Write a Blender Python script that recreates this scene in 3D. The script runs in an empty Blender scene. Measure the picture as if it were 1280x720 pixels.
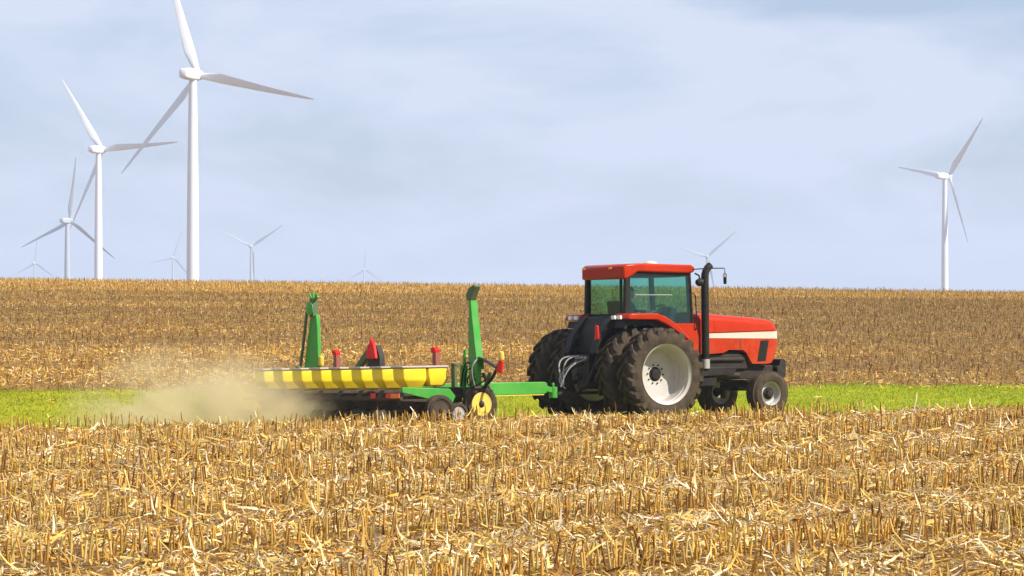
import bpy, bmesh, math, random
import numpy as np
from mathutils import Vector, Matrix, Euler
R = math.radians
random.seed(7)
rng = np.random.default_rng(11)
SC = bpy.context.scene
COL = SC.collection

# ------------------------------------------------------------------ camera
H = 2.58                                   # eye height above the ground the tractor stands on
cam = bpy.data.objects.new('camera', bpy.data.cameras.new('camera'))
COL.objects.link(cam)
cam.location = (0, 0, H)
cam.rotation_euler = (R(90), 0, 0)
cam.data.sensor_width = 36
cam.data.lens = 36 * 3720 / 1280
cam.data.clip_start = 0.5
cam.data.clip_end = 30000
SC.camera = cam

# ------------------------------------------------------------------ sky, sun, exposure
SUN_EL, SUN_X, SUN_Y = 43, 0.92, -0.39     # height in degrees and compass direction towards the sun
sun_rot = math.atan2(SUN_X, SUN_Y)
w = bpy.data.worlds.new('World')
SC.world = w
w.use_nodes = True
nt = w.node_tree
nt.nodes.clear()
def N(t, **k):
    n = nt.nodes.new(t)
    for a, b in k.items():
        setattr(n, a, b)
    return n
out = N('ShaderNodeOutputWorld')
bg = N('ShaderNodeBackground')
bg.inputs['Strength'].default_value = 0.072
sky = N('ShaderNodeTexSky', sky_type='NISHITA', sun_disc=False)
sky.sun_elevation = R(SUN_EL)
sky.sun_rotation = sun_rot
sky.air_density = 1.0
sky.dust_density = 1.2
sky.ozone_density = 3.5
tc = N('ShaderNodeTexCoord')
mp = N('ShaderNodeMapping')
mp.inputs['Scale'].default_value = (5.0, 5.0, 15.0)
mp.inputs['Location'].default_value = (4.3, 1.2, 0.9)
nz = N('ShaderNodeTexNoise')
nz.inputs['Scale'].default_value = 1.5
nz.inputs['Detail'].default_value = 7
nz.inputs['Roughness'].default_value = 0.55
nz.inputs['Distortion'].default_value = 0.5
rp = N('ShaderNodeValToRGB')
rp.color_ramp.elements[0].position = 0.38
rp.color_ramp.elements[1].position = 0.60
rp.color_ramp.elements[0].color = (0.34, 0.34, 0.34, 1)
rp.color_ramp.elements[1].color = (1.0, 1.0, 1.0, 1)
mx = N('ShaderNodeMix', data_type='RGBA')
mx.inputs[7].default_value = (5.95, 6.55, 7.95, 1)     # thin high cloud veil
nt.links.new(tc.outputs['Generated'], mp.inputs[0])
nt.links.new(mp.outputs[0], nz.inputs['Vector'])
nt.links.new(nz.outputs['Fac'], rp.inputs[0])
nt.links.new(rp.outputs[0], mx.inputs[0])
blu = N('ShaderNodeMix', data_type='RGBA', blend_type='MULTIPLY')
blu.inputs[0].default_value = 1.0
blu.inputs[7].default_value = (0.84, 0.94, 1.12, 1)
nt.links.new(sky.outputs[0], blu.inputs[6])
nt.links.new(blu.outputs[2], mx.inputs[6])
nt.links.new(mx.outputs[2], bg.inputs[0])
nt.links.new(bg.outputs[0], out.inputs[0])

sl = bpy.data.lights.new('sun', 'SUN')
sl.energy = 5.0
sl.angle = R(0.55)
sl.color = (1.0, 0.95, 0.86)
so = bpy.data.objects.new('sun', sl)
COL.objects.link(so)
ce = math.cos(R(SUN_EL))
k_ = math.hypot(SUN_X, SUN_Y)
so.rotation_euler = Vector((SUN_X / k_ * ce, SUN_Y / k_ * ce, math.sin(R(SUN_EL)))).to_track_quat('Z', 'Y').to_euler()
so.location = (30, -20, 60)
vs = SC.view_settings
vs.view_transform = 'Standard'
vs.look = 'None'
vs.exposure = 0.7
vs.gamma = 1
vs.use_curve_mapping = False
SC.cycles.volume_bounces = 1
SC.cycles.max_bounces = 8
SC.cycles.transparent_max_bounces = 12

# ------------------------------------------------------------------ helpers
def prop(o, label=None, cat=None, group=None, kind=None):
    for k, v in (('label', label), ('category', cat), ('group', group), ('kind', kind)):
        if v:
            o[k] = v
    return o

def empty(name, loc=(0, 0, 0), rot=(0, 0, 0), parent=None):
    o = bpy.data.objects.new(name, None)
    o.empty_display_size = 0.2
    COL.objects.link(o)
    o.location = loc
    o.rotation_euler = rot
    o.parent = parent
    return o

class MB:
    """collects vertices and faces, then links them as one mesh object"""
    def __init__(s):
        s.v, s.f = [], []
    def add(s, vs, fs, M=None):
        b = len(s.v)
        s.v += [tuple(M @ Vector(p)) if M else tuple(p) for p in vs]
        s.f += [tuple(b + i for i in f) for f in fs]
        return s
    def box(s, a, b, M=None):
        (x0, y0, z0), (x1, y1, z1) = a, b
        vs = [(x0, y0, z0), (x1, y0, z0), (x1, y1, z0), (x0, y1, z0), (x0, y0, z1), (x1, y0, z1), (x1, y1, z1), (x0, y1, z1)]
        return s.add(vs, [(0, 3, 2, 1), (4, 5, 6, 7), (0, 1, 5, 4), (1, 2, 6, 5), (2, 3, 7, 6), (3, 0, 4, 7)], M)
    def prism(s, poly, t0, t1, axis='y', M=None):
        """polygon extruded between t0 and t1 along axis; poly is (x,z) for y, (y,z) for x, (x,y) for z"""
        def p(q, t):
            return {'y': (q[0], t, q[1]), 'x': (t, q[0], q[1]), 'z': (q[0], q[1], t)}[axis]
        n = len(poly)
        vs = [p(q, t0) for q in poly] + [p(q, t1) for q in poly]
        fs = [tuple(range(n))[::-1], tuple(range(n, 2 * n))] + [(i, (i + 1) % n, n + (i + 1) % n, n + i) for i in range(n)]
        return s.add(vs, fs, M)
    def tube(s, pts, r, n=8, M=None):
        pts = [Vector(p) for p in pts]
        rr = r if isinstance(r, (list, tuple)) else [r] * len(pts)
        vs, fs = [], []
        u = None
        for i, p in enumerate(pts):
            t = (pts[min(i + 1, len(pts) - 1)] - pts[max(i - 1, 0)]).normalized()
            a = Vector((0, 0, 1)) if abs(t.z) < 0.9 else Vector((1, 0, 0))
            u = t.cross(a).normalized() if u is None or (u - t * u.dot(t)).length < 0.1 else (u - t * u.dot(t)).normalized()
            q = t.cross(u)
            vs += [tuple(p + (u * math.cos(2 * math.pi * k / n) + q * math.sin(2 * math.pi * k / n)) * rr[i]) for k in range(n)]
        for i in range(len(pts) - 1):
            for k in range(n):
                fs.append((i * n + k, i * n + (k + 1) % n, (i + 1) * n + (k + 1) % n, (i + 1) * n + k))
        fs += [tuple(range(n))[::-1], tuple(range((len(pts) - 1) * n, len(pts) * n))]
        return s.add(vs, fs, M)
    def lathe(s, prof, n=40, axis='y', M=None, close=False):
        """prof: (radius, position along axis)"""
        vs, fs = [], []
        for r, t in prof:
            for k in range(n):
                a = 2 * math.pi * k / n
                c, d = r * math.cos(a), r * math.sin(a)
                vs.append({'y': (c, t, d), 'z': (c, d, t), 'x': (t, c, d)}[axis])
        m = len(prof)
        for i in range(m if close else m - 1):
            j = (i + 1) % m
            for k in range(n):
                fs.append((i * n + k, i * n + (k + 1) % n, j * n + (k + 1) % n, j * n + k))
        if not close:
            fs += [tuple(range(n)), tuple(range((m - 1) * n, m * n))]
        return s.add(vs, fs, M)
    def loft(s, rings, closed=True, caps=True):
        n = len(rings[0])
        vs = [p for r in rings for p in r]
        fs = []
        for i in range(len(rings) - 1):
            for k in range(n if closed else n - 1):
                fs.append((i * n + k, i * n + (k + 1) % n, (i + 1) * n + (k + 1) % n, (i + 1) * n + k))
        if caps:
            fs += [tuple(range(n))[::-1], tuple(range((len(rings) - 1) * n, len(rings) * n))]
        return s.add(vs, fs)
    def build(s, name, mat, parent=None, bevel=0, smooth=False, loc=None, label=None):
        me = bpy.data.meshes.new(name)
        me.from_pydata(s.v, [], s.f)
        bm = bmesh.new()
        bm.from_mesh(me)
        bmesh.ops.recalc_face_normals(bm, faces=bm.faces)
        bm.to_mesh(me)
        bm.free()
        me.materials.append(mat)
        o = bpy.data.objects.new(name, me)
        COL.objects.link(o)
        o.parent = parent
        if loc:
            o.location = loc
        if smooth:
            me.polygons.foreach_set('use_smooth', [True] * len(me.polygons))
            me.set_sharp_from_angle(angle=R(smooth if smooth is not True else 40))
        if bevel:
            b = o.modifiers.new('bevel', 'BEVEL')
            b.width = bevel
            b.segments = 2
            b.limit_method = 'ANGLE'
            b.angle_limit = R(30)
            if not smooth:
                me.polygons.foreach_set('use_smooth', [True] * len(me.polygons))
                me.set_sharp_from_angle(angle=R(35))
        if label:
            o['label'] = label
        return o

# ------------------------------------------------------------------ materials
def mat(name, col, rough=0.5, metal=0.0, coat=0.0, dirt=None, dirt_amt=0.0, dscale=3.0, vary=0.0, spec=0.5, bump=0.0, grad=None):
    """principled paint / rubber / steel with noise variation and patchy dirt; grad=(z0,z1) keeps the dirt low on the thing"""
    m = bpy.data.materials.new(name)
    m.use_nodes = True
    t = m.node_tree
    b = t.nodes['Principled BSDF']
    b.inputs['Roughness'].default_value = rough
    b.inputs['Metallic'].default_value = metal
    b.inputs['Coat Weight'].default_value = coat
    b.inputs['Specular IOR Level'].default_value = spec
    tcn = t.nodes.new('ShaderNodeTexCoord')
    no = t.nodes.new('ShaderNodeTexNoise')
    no.inputs['Scale'].default_value = dscale
    no.inputs['Detail'].default_value = 6
    no.inputs['Roughness'].default_value = 0.65
    t.links.new(tcn.outputs['Object'], no.inputs['Vector'])
    c4 = (*col, 1)
    src = None
    if vary:
        r = t.nodes.new('ShaderNodeValToRGB')
        r.color_ramp.elements[0].color = tuple(c * (1 - vary) for c in col) + (1,)
        r.color_ramp.elements[1].color = tuple(min(1, c * (1 + vary)) for c in col) + (1,)
        r.color_ramp.elements[0].position = 0.3
        r.color_ramp.elements[1].position = 0.7
        t.links.new(no.outputs['Fac'], r.inputs[0])
        src = r.outputs[0]
    if dirt:
        n2 = t.nodes.new('ShaderNodeTexNoise')
        n2.inputs['Scale'].default_value = dscale * 2.3
        n2.inputs['Detail'].default_value = 8
        n2.inputs['Roughness'].default_value = 0.7
        t.links.new(tcn.outputs['Object'], n2.inputs['Vector'])
        mr = t.nodes.new('ShaderNodeMapRange')
        mr.inputs[1].default_value = 0.35
        mr.inputs[2].default_value = 0.7
        mr.inputs[3].default_value = dirt_amt * 0.25
        mr.inputs[4].default_value = dirt_amt
        t.links.new(n2.outputs['Fac'], mr.inputs[0])
        mixn = t.nodes.new('ShaderNodeMix')
        mixn.data_type = 'RGBA'
        mixn.inputs[6].default_value = c4
        mixn.inputs[7].default_value = (*dirt, 1)
        if src:
            t.links.new(src, mixn.inputs[6])
        fac = mr.outputs[0]
        if grad:
            sx = t.nodes.new('ShaderNodeSeparateXYZ')
            t.links.new(tcn.outputs['Object'], sx.inputs[0])
            g = t.nodes.new('ShaderNodeMapRange')
            g.inputs[1].default_value, g.inputs[2].default_value = grad
            g.inputs[3].default_value, g.inputs[4].default_value = 1.0, 0.28
            t.links.new(sx.outputs[2], g.inputs[0])
            mm = t.nodes.new('ShaderNodeMath')
            mm.operation = 'MULTIPLY'
            t.links.new(fac, mm.inputs[0])
            t.links.new(g.outputs[0], mm.inputs[1])
            fac = mm.outputs[0]
        t.links.new(fac, mixn.inputs[0])
        src = mixn.outputs[2]
        rr = t.nodes.new('ShaderNodeMapRange')
        rr.inputs[3].default_value = rough
        rr.inputs[4].default_value = min(1, rough + 0.5)
        t.links.new(fac, rr.inputs[0])
        t.links.new(rr.outputs[0], b.inputs['Roughness'])
    if src:
        t.links.new(src, b.inputs['Base Color'])
    else:
        b.inputs['Base Color'].default_value = c4
    if bump:
        bp = t.nodes.new('ShaderNodeBump')
        bp.inputs['Strength'].default_value = bump
        bp.inputs['Distance'].default_value = 0.02
        t.links.new(no.outputs['Fac'], bp.inputs['Height'])
        t.links.new(bp.outputs[0], b.inputs['Normal'])
    return m

DUSTC = (0.34, 0.24, 0.14)
M = dict(
    red=mat('tractor_red_paint', (0.37, 0.015, 0.002), 0.2, spec=0.12, vary=0.16, dirt=(0.40, 0.15, 0.045), dirt_amt=0.45, dscale=1.8, bump=0.05, grad=(1.0, 1.75)),
    white=mat('white_stripe_paint', (0.56, 0.49, 0.40), 0.35, dirt=DUSTC, dirt_amt=0.3, dscale=2),
    black=mat('black_frame_paint', (0.008, 0.008, 0.009), 0.5, spec=0.15, dirt=DUSTC, dirt_amt=0.07, dscale=2),
    iron=mat('dusty_cast_iron', (0.010, 0.009, 0.009), 0.6, spec=0.2, dirt=DUSTC, dirt_amt=0.10, dscale=3),
    rubber=mat('dusty_tyre_rubber', (0.014, 0.012, 0.011), 0.8, spec=0.15, dirt=(0.17, 0.115, 0.065), dirt_amt=0.48, dscale=2.6),
    rim=mat('silver_rim_paint', (0.45, 0.44, 0.43), 0.45, dirt=DUSTC, dirt_amt=0.55, dscale=2.5),
    frim=mat('worn_grey_rim_paint', (0.40, 0.39, 0.38), 0.45, dirt=DUSTC, dirt_amt=0.4, dscale=4),
    steel=mat('worn_grey_steel', (0.42, 0.42, 0.43), 0.4, metal=0.6, dirt=DUSTC, dirt_amt=0.5, dscale=4),
    hose=mat('grey_hydraulic_hose', (0.27, 0.25, 0.23), 0.6),
    green=mat('planter_green_paint', (0.008, 0.29, 0.018), 0.32, spec=0.25, dirt=DUSTC, dirt_amt=0.25, dscale=2, vary=0.12),
    dgreen=mat('soiled_green_paint', (0.012, 0.10, 0.022), 0.5, dirt=(0.16, 0.11, 0.06), dirt_amt=0.7, dscale=3),
    yellow=mat('hopper_yellow_plastic', (0.90, 0.66, 0.010), 0.42, spec=0.3, dirt=(0.40, 0.26, 0.08), dirt_amt=0.3, dscale=2.5, vary=0.06),
    ryellow=mat('yellow_wheel_paint', (0.72, 0.52, 0.02), 0.4, dirt=DUSTC, dirt_amt=0.5, dscale=5),
    lid=mat('dusty_grey_lid', (0.42, 0.37, 0.36), 0.6, dirt=DUSTC, dirt_amt=0.4),
    soilmetal=mat('soil_caked_steel', (0.03, 0.025, 0.02), 0.8, spec=0.2, dirt=(0.15, 0.10, 0.055), dirt_amt=0.5, dscale=4),
    redlens=mat('red_lens', (0.62, 0.012, 0.008), 0.25, spec=0.25),
    amber=mat('amber_lens', (0.85, 0.30, 0.015), 0.2),
    orange=mat('orange_reflector', (0.85, 0.14, 0.02), 0.3),
    redplain=mat('bright_red_paint', (0.62, 0.010, 0.008), 0.45, spec=0.15),
    rust=mat('rusty_red_post', (0.28, 0.05, 0.03), 0.6, dirt=(0.2, 0.1, 0.06), dirt_amt=0.6),
    lamp=mat('clear_lamp_glass', (0.75, 0.75, 0.72), 0.12),
    turbine_shaded=mat('turbine_paint_shaded', (0.38, 0.41, 0.45), 0.5, dscale=0.1, vary=0.03),  # far turbines: shade and haze put into a darker, bluer base colour
    turbine=mat('turbine_white_paint', (0.72, 0.73, 0.75), 0.4, dscale=0.1, vary=0.03),
    seat=mat('black_seat_fabric', (0.03, 0.03, 0.035), 0.8),
    skin=mat('skin', (0.45, 0.26, 0.18), 0.5),
    shirt=mat('dark_teal_shirt', (0.03, 0.07, 0.09), 0.8),
    cap=mat('dark_cap_cloth', (0.03, 0.035, 0.05), 0.8),
    jeans=mat('blue_jeans', (0.06, 0.09, 0.16), 0.85),
)

def glass_mat():
    m = bpy.data.materials.new('green_tinted_glass')
    m.use_nodes = True
    t = m.node_tree
    t.nodes.clear()
    o = t.nodes.new('ShaderNodeOutputMaterial')
    mixs = t.nodes.new('ShaderNodeMixShader')
    tr = t.nodes.new('ShaderNodeBsdfTransparent')
    tr.inputs[0].default_value = (0.64, 0.86, 0.80, 1)
    gl = t.nodes.new('ShaderNodeBsdfGlossy')
    gl.inputs['Roughness'].default_value = 0.03
    gl.inputs[0].default_value = (0.6, 0.8, 0.76, 1)
    lw = t.nodes.new('ShaderNodeLayerWeight')
    lw.inputs[0].default_value = 0.5
    pw = t.nodes.new('ShaderNodeMath')
    pw.operation = 'POWER'
    pw.inputs[1].default_value = 4.0
    t.links.new(lw.outputs['Facing'], pw.inputs[0])
    fr = t.nodes.new('ShaderNodeMath')
    fr.operation = 'MULTIPLY_ADD'
    fr.inputs[1].default_value, fr.inputs[2].default_value = 0.5, 0.06
    t.links.new(pw.outputs[0], fr.inputs[0])
    t.links.new(fr.outputs[0], mixs.inputs[0])
    t.links.new(tr.outputs[0], mixs.inputs[1])
    t.links.new(gl.outputs[0], mixs.inputs[2])
    t.links.new(mixs.outputs[0], o.inputs[0])
    return m
M['glass'] = glass_mat()

def tint_mat(name, rough=0.7, trans=0.25):
    """plant matter: each piece carries its own dry colour in the attribute 'tint'"""
    m = bpy.data.materials.new(name)
    m.use_nodes = True
    t = m.node_tree
    b = t.nodes['Principled BSDF']
    b.inputs['Roughness'].default_value = rough
    b.inputs['Specular IOR Level'].default_value = 0.25
    a = t.nodes.new('ShaderNodeAttribute')
    a.attribute_name = 'tint'
    t.links.new(a.outputs['Color'], b.inputs['Base Color'])
    if trans:
        o = t.nodes['Material Output']
        tl = t.nodes.new('ShaderNodeBsdfTranslucent')
        t.links.new(a.outputs['Color'], tl.inputs[0])
        ms = t.nodes.new('ShaderNodeMixShader')
        ms.inputs[0].default_value = trans
        t.links.new(b.outputs[0], ms.inputs[1])
        t.links.new(tl.outputs[0], ms.inputs[2])
        t.links.new(ms.outputs[0], o.inputs[0])
    return m
M['straw'] = tint_mat('dry_corn_residue', 0.6, 0.2)
M['grass'] = tint_mat('fresh_grass', 0.8, 0.35)

# ------------------------------------------------------------------ terrain
EDGE = 0.20                                 # field boundary runs slightly away to the right
U_STUB, U_FOOT, U_CREST = 54.0, 74.0, 190.0
def sstep(a, b, x):
    t = np.clip((x - a) / (b - a), 0, 1)
    return t * t * (3 - 2 * t)
def wob(x, y):
    return 0.5 * np.sin(x * 0.31 + 1.0) * np.sin(y * 0.23 + 0.4) + 0.3 * np.sin(x * 0.83 + y * 0.6) + 0.2 * np.sin(x * 1.9 - y * 1.3 + 2)
def ground_z(x, y):
    x = np.asarray(x, float)
    y = np.asarray(y, float)
    u = y - EDGE * x
    crest = 2.62 - 0.012 * np.clip(x, -40, 40)
    z = -0.26 * sstep(U_STUB + 1, 62, u) + 0.30 * sstep(62, U_FOOT, u)
    z = z + (0.17 + 0.011 * np.clip(x, -12, 12)) * sstep(40, 53, u) * (1 - sstep(54.2, 57.5, u))
    t = np.clip((u - U_FOOT + 2) / (U_CREST - U_FOOT + 2), 0, 1)
    prof = 0.80 * t + 0.20 * np.sin(t * math.pi / 2)
    z = z + (crest - 0.04) * prof
    far = np.interp(y, [0, U_CREST + 4, 225, 320, 990, 1540, 1773, 2061, 3200, 4766, 9000], [0, 0, -0.35, -4, -9.5, -9.8, -14, -33, -38, -44, -50])
    z = z + far
    z = z + 0.025 * wob(x, y) * (y < 400)
    z = z + 0.02 * np.sin(x * 0.05) * np.sin(y * 0.05)
    return z

def grid_axis(lo, hi, step, far_lo, far_hi, k=1.25):
    a = list(np.arange(lo, hi + 1e-6, step))
    s, v = step, hi
    while v < far_hi:
        s *= k
        v += s
        a.append(min(v, far_hi))
    s, v = step, lo
    pre = []
    while v > far_lo:
        s *= k
        v -= s
        pre.append(max(v, far_lo))
    return np.array(pre[::-1] + a)
gx = grid_axis(-45, 45, 0.9, -4000, 4000)
gy = grid_axis(12, 230, 0.9, -40, 9000, 1.12)
GX, GY = np.meshgrid(gx, gy)
GZ = ground_z(GX, GY)
nx, ny = len(gx), len(gy)
gv = np.stack([GX.ravel(), GY.ravel(), GZ.ravel()], 1)
ii = (np.arange(ny - 1)[:, None] * nx + np.arange(nx - 1)[None]).ravel()
gf = np.stack([ii, ii + 1, ii + nx + 1, ii + nx], 1)

def np_mesh(name, verts, faces, material, tint=None, smooth=True):
    me = bpy.data.meshes.new(name)
    n, k = faces.shape
    me.vertices.add(len(verts))
    me.vertices.foreach_set('co', np.ascontiguousarray(verts, np.float32).ravel())
    me.loops.add(n * k)
    me.loops.foreach_set('vertex_index', np.ascontiguousarray(faces, np.int32).ravel())
    me.polygons.add(n)
    me.polygons.foreach_set('loop_start', np.arange(0, n * k, k, dtype=np.int32))
    me.polygons.foreach_set('use_smooth', np.full(n, smooth))
    if tint is not None:
        at = me.attributes.new('tint', 'FLOAT_COLOR', 'POINT')
        c = np.ones((len(verts), 4), np.float32)
        c[:, :3] = tint
        at.data.foreach_set('color', c.ravel())
    me.update(calc_edges=True)
    me.validate()
    me.materials.append(material)
    o = bpy.data.objects.new(name, me)
    COL.objects.link(o)
    return o

def ground_material():
    m = bpy.data.materials.new('field_soil_and_grass')
    m.use_nodes = True
    t = m.node_tree
    b = t.nodes['Principled BSDF']
    b.inputs['Roughness'].default_value = 0.95
    b.inputs['Specular IOR Level'].default_value = 0.1
    L = t.links.new
    geo = t.nodes.new('ShaderNodeNewGeometry')
    sp = t.nodes.new('ShaderNodeSeparateXYZ')
    L(geo.outputs['Position'], sp.inputs[0])
    def math_(op, a, bb, clamp=False):
        n = t.nodes.new('ShaderNodeMath')
        n.operation = op
        n.use_clamp = clamp
        for i, q in enumerate((a, bb)):
            if isinstance(q, (int, float)):
                n.inputs[i].default_value = q
            else:
                L(q, n.inputs[i])
        return n.outputs[0]
    def noise(scale, detail=5, rough=0.6, vec=None):
        n = t.nodes.new('ShaderNodeTexNoise')
        n.inputs['Scale'].default_value = scale
        n.inputs['Detail'].default_value = detail
        n.inputs['Roughness'].default_value = rough
        L(vec or geo.outputs['Position'], n.inputs['Vector'])
        return n.outputs['Fac']
    def ramp(fac, stops):
        n = t.nodes.new('ShaderNodeValToRGB')
        e = n.color_ramp.elements
        while len(e) < len(stops):
            e.new(0.5)
        for q, (p, c) in zip(e, stops):
            q.position = p
            q.color = (*c, 1)
        L(fac, n.inputs[0])
        return n.outputs[0]
    u = math_('SUBTRACT', sp.outputs[1], math_('MULTIPLY', sp.outputs[0], EDGE))
    u = math_('ADD', u, math_('MULTIPLY', math_('SUBTRACT', noise(0.5, 4), 0.5), 2.0))
    g0 = math_('DIVIDE', math_('SUBTRACT', u, U_STUB - 0.3), 0.8, True)
    g1 = math_('SUBTRACT', 1.0, math_('DIVIDE', math_('SUBTRACT', u, U_FOOT - 0.4), 1.2, True))
    green = math_('MULTIPLY', g0, g1)
    soil = ramp(noise(3.0, 8, 0.72), [(0.3, (0.09, 0.046, 0.014)), (0.5, (0.18, 0.10, 0.034)), (0.62, (0.30, 0.18, 0.06)), (0.78, (0.46, 0.29, 0.10))])
    grassc = ramp(noise(1.2, 6, 0.65), [(0.3, (0.20, 0.23, 0.006)), (0.55, (0.30, 0.30, 0.008)), (0.75, (0.42, 0.36, 0.015))])
    mixn = t.nodes.new('ShaderNodeMix')
    mixn.data_type = 'RGBA'
    L(green, mixn.inputs[0])
    L(soil, mixn.inputs[6])
    L(grassc, mixn.inputs[7])
    L(mixn.outputs[2], b.inputs['Base Color'])
    bp = t.nodes.new('ShaderNodeBump')
    bp.inputs['Strength'].default_value = 0.8
    bp.inputs['Distance'].default_value = 0.06
    L(noise(9.0, 8, 0.7), bp.inputs['Height'])
    L(bp.outputs[0], b.inputs['Normal'])
    return m
prop(np_mesh('ground', gv, gf, ground_material()), 'gently rising crop field of brown soil reaching the horizon', 'ground', kind='structure')

# ------------------------------------------------------------------ wind turbines
def lofted_blade(L):
    """blade along +X in its own space, chord in Y, thickness in Z"""
    st = [(0.0, 1.9, 1.0, 0.0), (0.035, 1.9, 0.98, 0), (0.10, 2.6, 0.55, 0.16), (0.20, 3.5, 0.30, 0.2), (0.35, 2.9, 0.24, 0.14), (0.55, 2.1, 0.2, 0.08), (0.78, 1.35, 0.17, 0.04), (0.94, 0.75, 0.15, 0.0), (0.99, 0.38, 0.14, 0.0), (1.0, 0.28, 0.14, 0)]
    rings = []
    for t, c, th, tw in st:
        ring = []
        for k in range(16):
            a = 2 * math.pi * k / 16
            y = c * (0.5 * math.cos(a)) - c * (0.5 - 0.5 * min(1, 1.9 / c)) * 0.6
            z = c * th * 0.5 * math.sin(a) * (1.0 if th > 0.9 else (0.75 + 0.35 * math.cos(a)))
            ring.append((L * t, y * math.cos(tw) - z * math.sin(tw), y * math.sin(tw) + z * math.cos(tw)))
        rings.append(ring)
    mb = MB()
    mb.loft(rings)
    return mb

blade_proto = {}
tower_cache = {}
def turbine(px, py, dist, yaw, phase, label, blade=41.0, paint='turbine'):
    """px, py only fix the bearing of the hub; dist in metres is its true distance"""
    global blade_proto
    hx = (px - 640) / 3720 * dist
    hz = H - (py - 360) / 3720 * dist
    gz = float(ground_z(hx, dist)) - 0.5
    root = empty('wind_turbine', (hx, dist, gz))
    prop(root, label, 'wind turbine', 'wind turbines beyond the field')
    h = hz - gz
    mb = MB()
    top = h - 1.9
    mb.lathe([(2.0, 0), (1.92, top * 0.3), (1.72, top * 0.6), (1.38, top * 0.9), (1.25, top)], 32, 'z')
    mb.build('tower', M[paint], root, smooth=True)
    ax = Vector((math.sin(R(yaw)), math.cos(R(yaw)), 0))          # from nacelle to hub
    side = Vector((math.cos(R(yaw)), -math.sin(R(yaw)), 0))
    up = Vector((0, 0, 1))
    F = Matrix((side, ax, up)).transposed().to_4x4()
    nb = MB()
    rings = []
    for t, wx, zh in ((-6.6, 1.0, 1.1), (-6.2, 1.45, 1.5), (-3, 1.75, 1.85), (1.2, 1.75, 1.85), (2.1, 1.5, 1.55), (2.3, 1.2, 1.2)):
        ring = []
        for k in range(20):
            a = 2 * math.pi * k / 20
            c, s = math.cos(a), math.sin(a)
            e = 0.45
            ring.append((wx * math.copysign(abs(c) ** e, c), t, zh * math.copysign(abs(s) ** e, s)))
        rings.append(ring)
    nb.loft(rings)
    nac = nb.build('nacelle', M[paint], root, smooth=50)
    nac.matrix_local = Matrix.Translation((0, 0, h)) @ F
    hb = MB()
    hb.lathe([(1.15, 2.35), (1.65, 2.7), (1.75, 3.6), (1.5, 4.5), (0.95, 5.1), (0.3, 5.4)], 24, 'y')
    hub = hb.build('hub', M[paint], root, smooth=True)
    hub.matrix_local = Matrix.Translation((0, 0, h)) @ F
    for k in range(3):
        if blade_proto.get(paint) is None:
            blade_proto[paint] = lofted_blade(blade).build('blade', M[paint], root, smooth=50)
            b = blade_proto[paint]
        else:
            b = blade_proto[paint].copy()
            COL.objects.link(b)
            b.parent = root
        a = R(phase + 120 * k)
        rad = side * math.cos(a) + up * math.sin(a)
        tang = -side * math.sin(a) + up * math.cos(a)
        B = Matrix((rad, tang * -1, rad.cross(tang * -1))).transposed().to_4x4()
        b.matrix_local = Matrix.Translation(Vector((0, 0, h)) + ax * 3.5) @ B @ Matrix.Rotation(R(18), 4, 'X')
    return root
turbine(241, 93, 930, 22, -12, 'tallest white wind turbine, its upper blade cut off by the top edge')
turbine(123, 187, 1390, 25, 4, 'second tallest white wind turbine, one blade level and crossing a lower blade of the tallest')
turbine(84, 276, 1880, 25, 84, 'slim bluish wind turbine with one blade straight up, beside the second tallest tower', paint='turbine_shaded')
turbine(43, 329, 4500, 18, 86, 'tiny hazy wind turbine nearest the left edge, one blade pointing up', paint='turbine_shaded')
turbine(216, 322, 4300, 12, 72, 'faint small wind turbine partly hidden by the tower of the tallest one', paint='turbine_shaded')
turbine(314, 308, 3245, 8, 34, 'hazy wind turbine whose two upper blades spread in a V, right of the tallest tower', paint='turbine_shaded')
turbine(455, 337, 5600, 25, 88, 'faintest tiny wind turbine standing alone between the tallest one and the tractor', paint='turbine_shaded')
turbine(884, 321, 3178, 10, 42, 'far hazy wind turbine whose rotor shows just above the tractor exhaust', paint='turbine_shaded')
turbine(1181, 220, 1680, 52, 51, 'lone white wind turbine on the right above the tractor nose')

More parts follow.
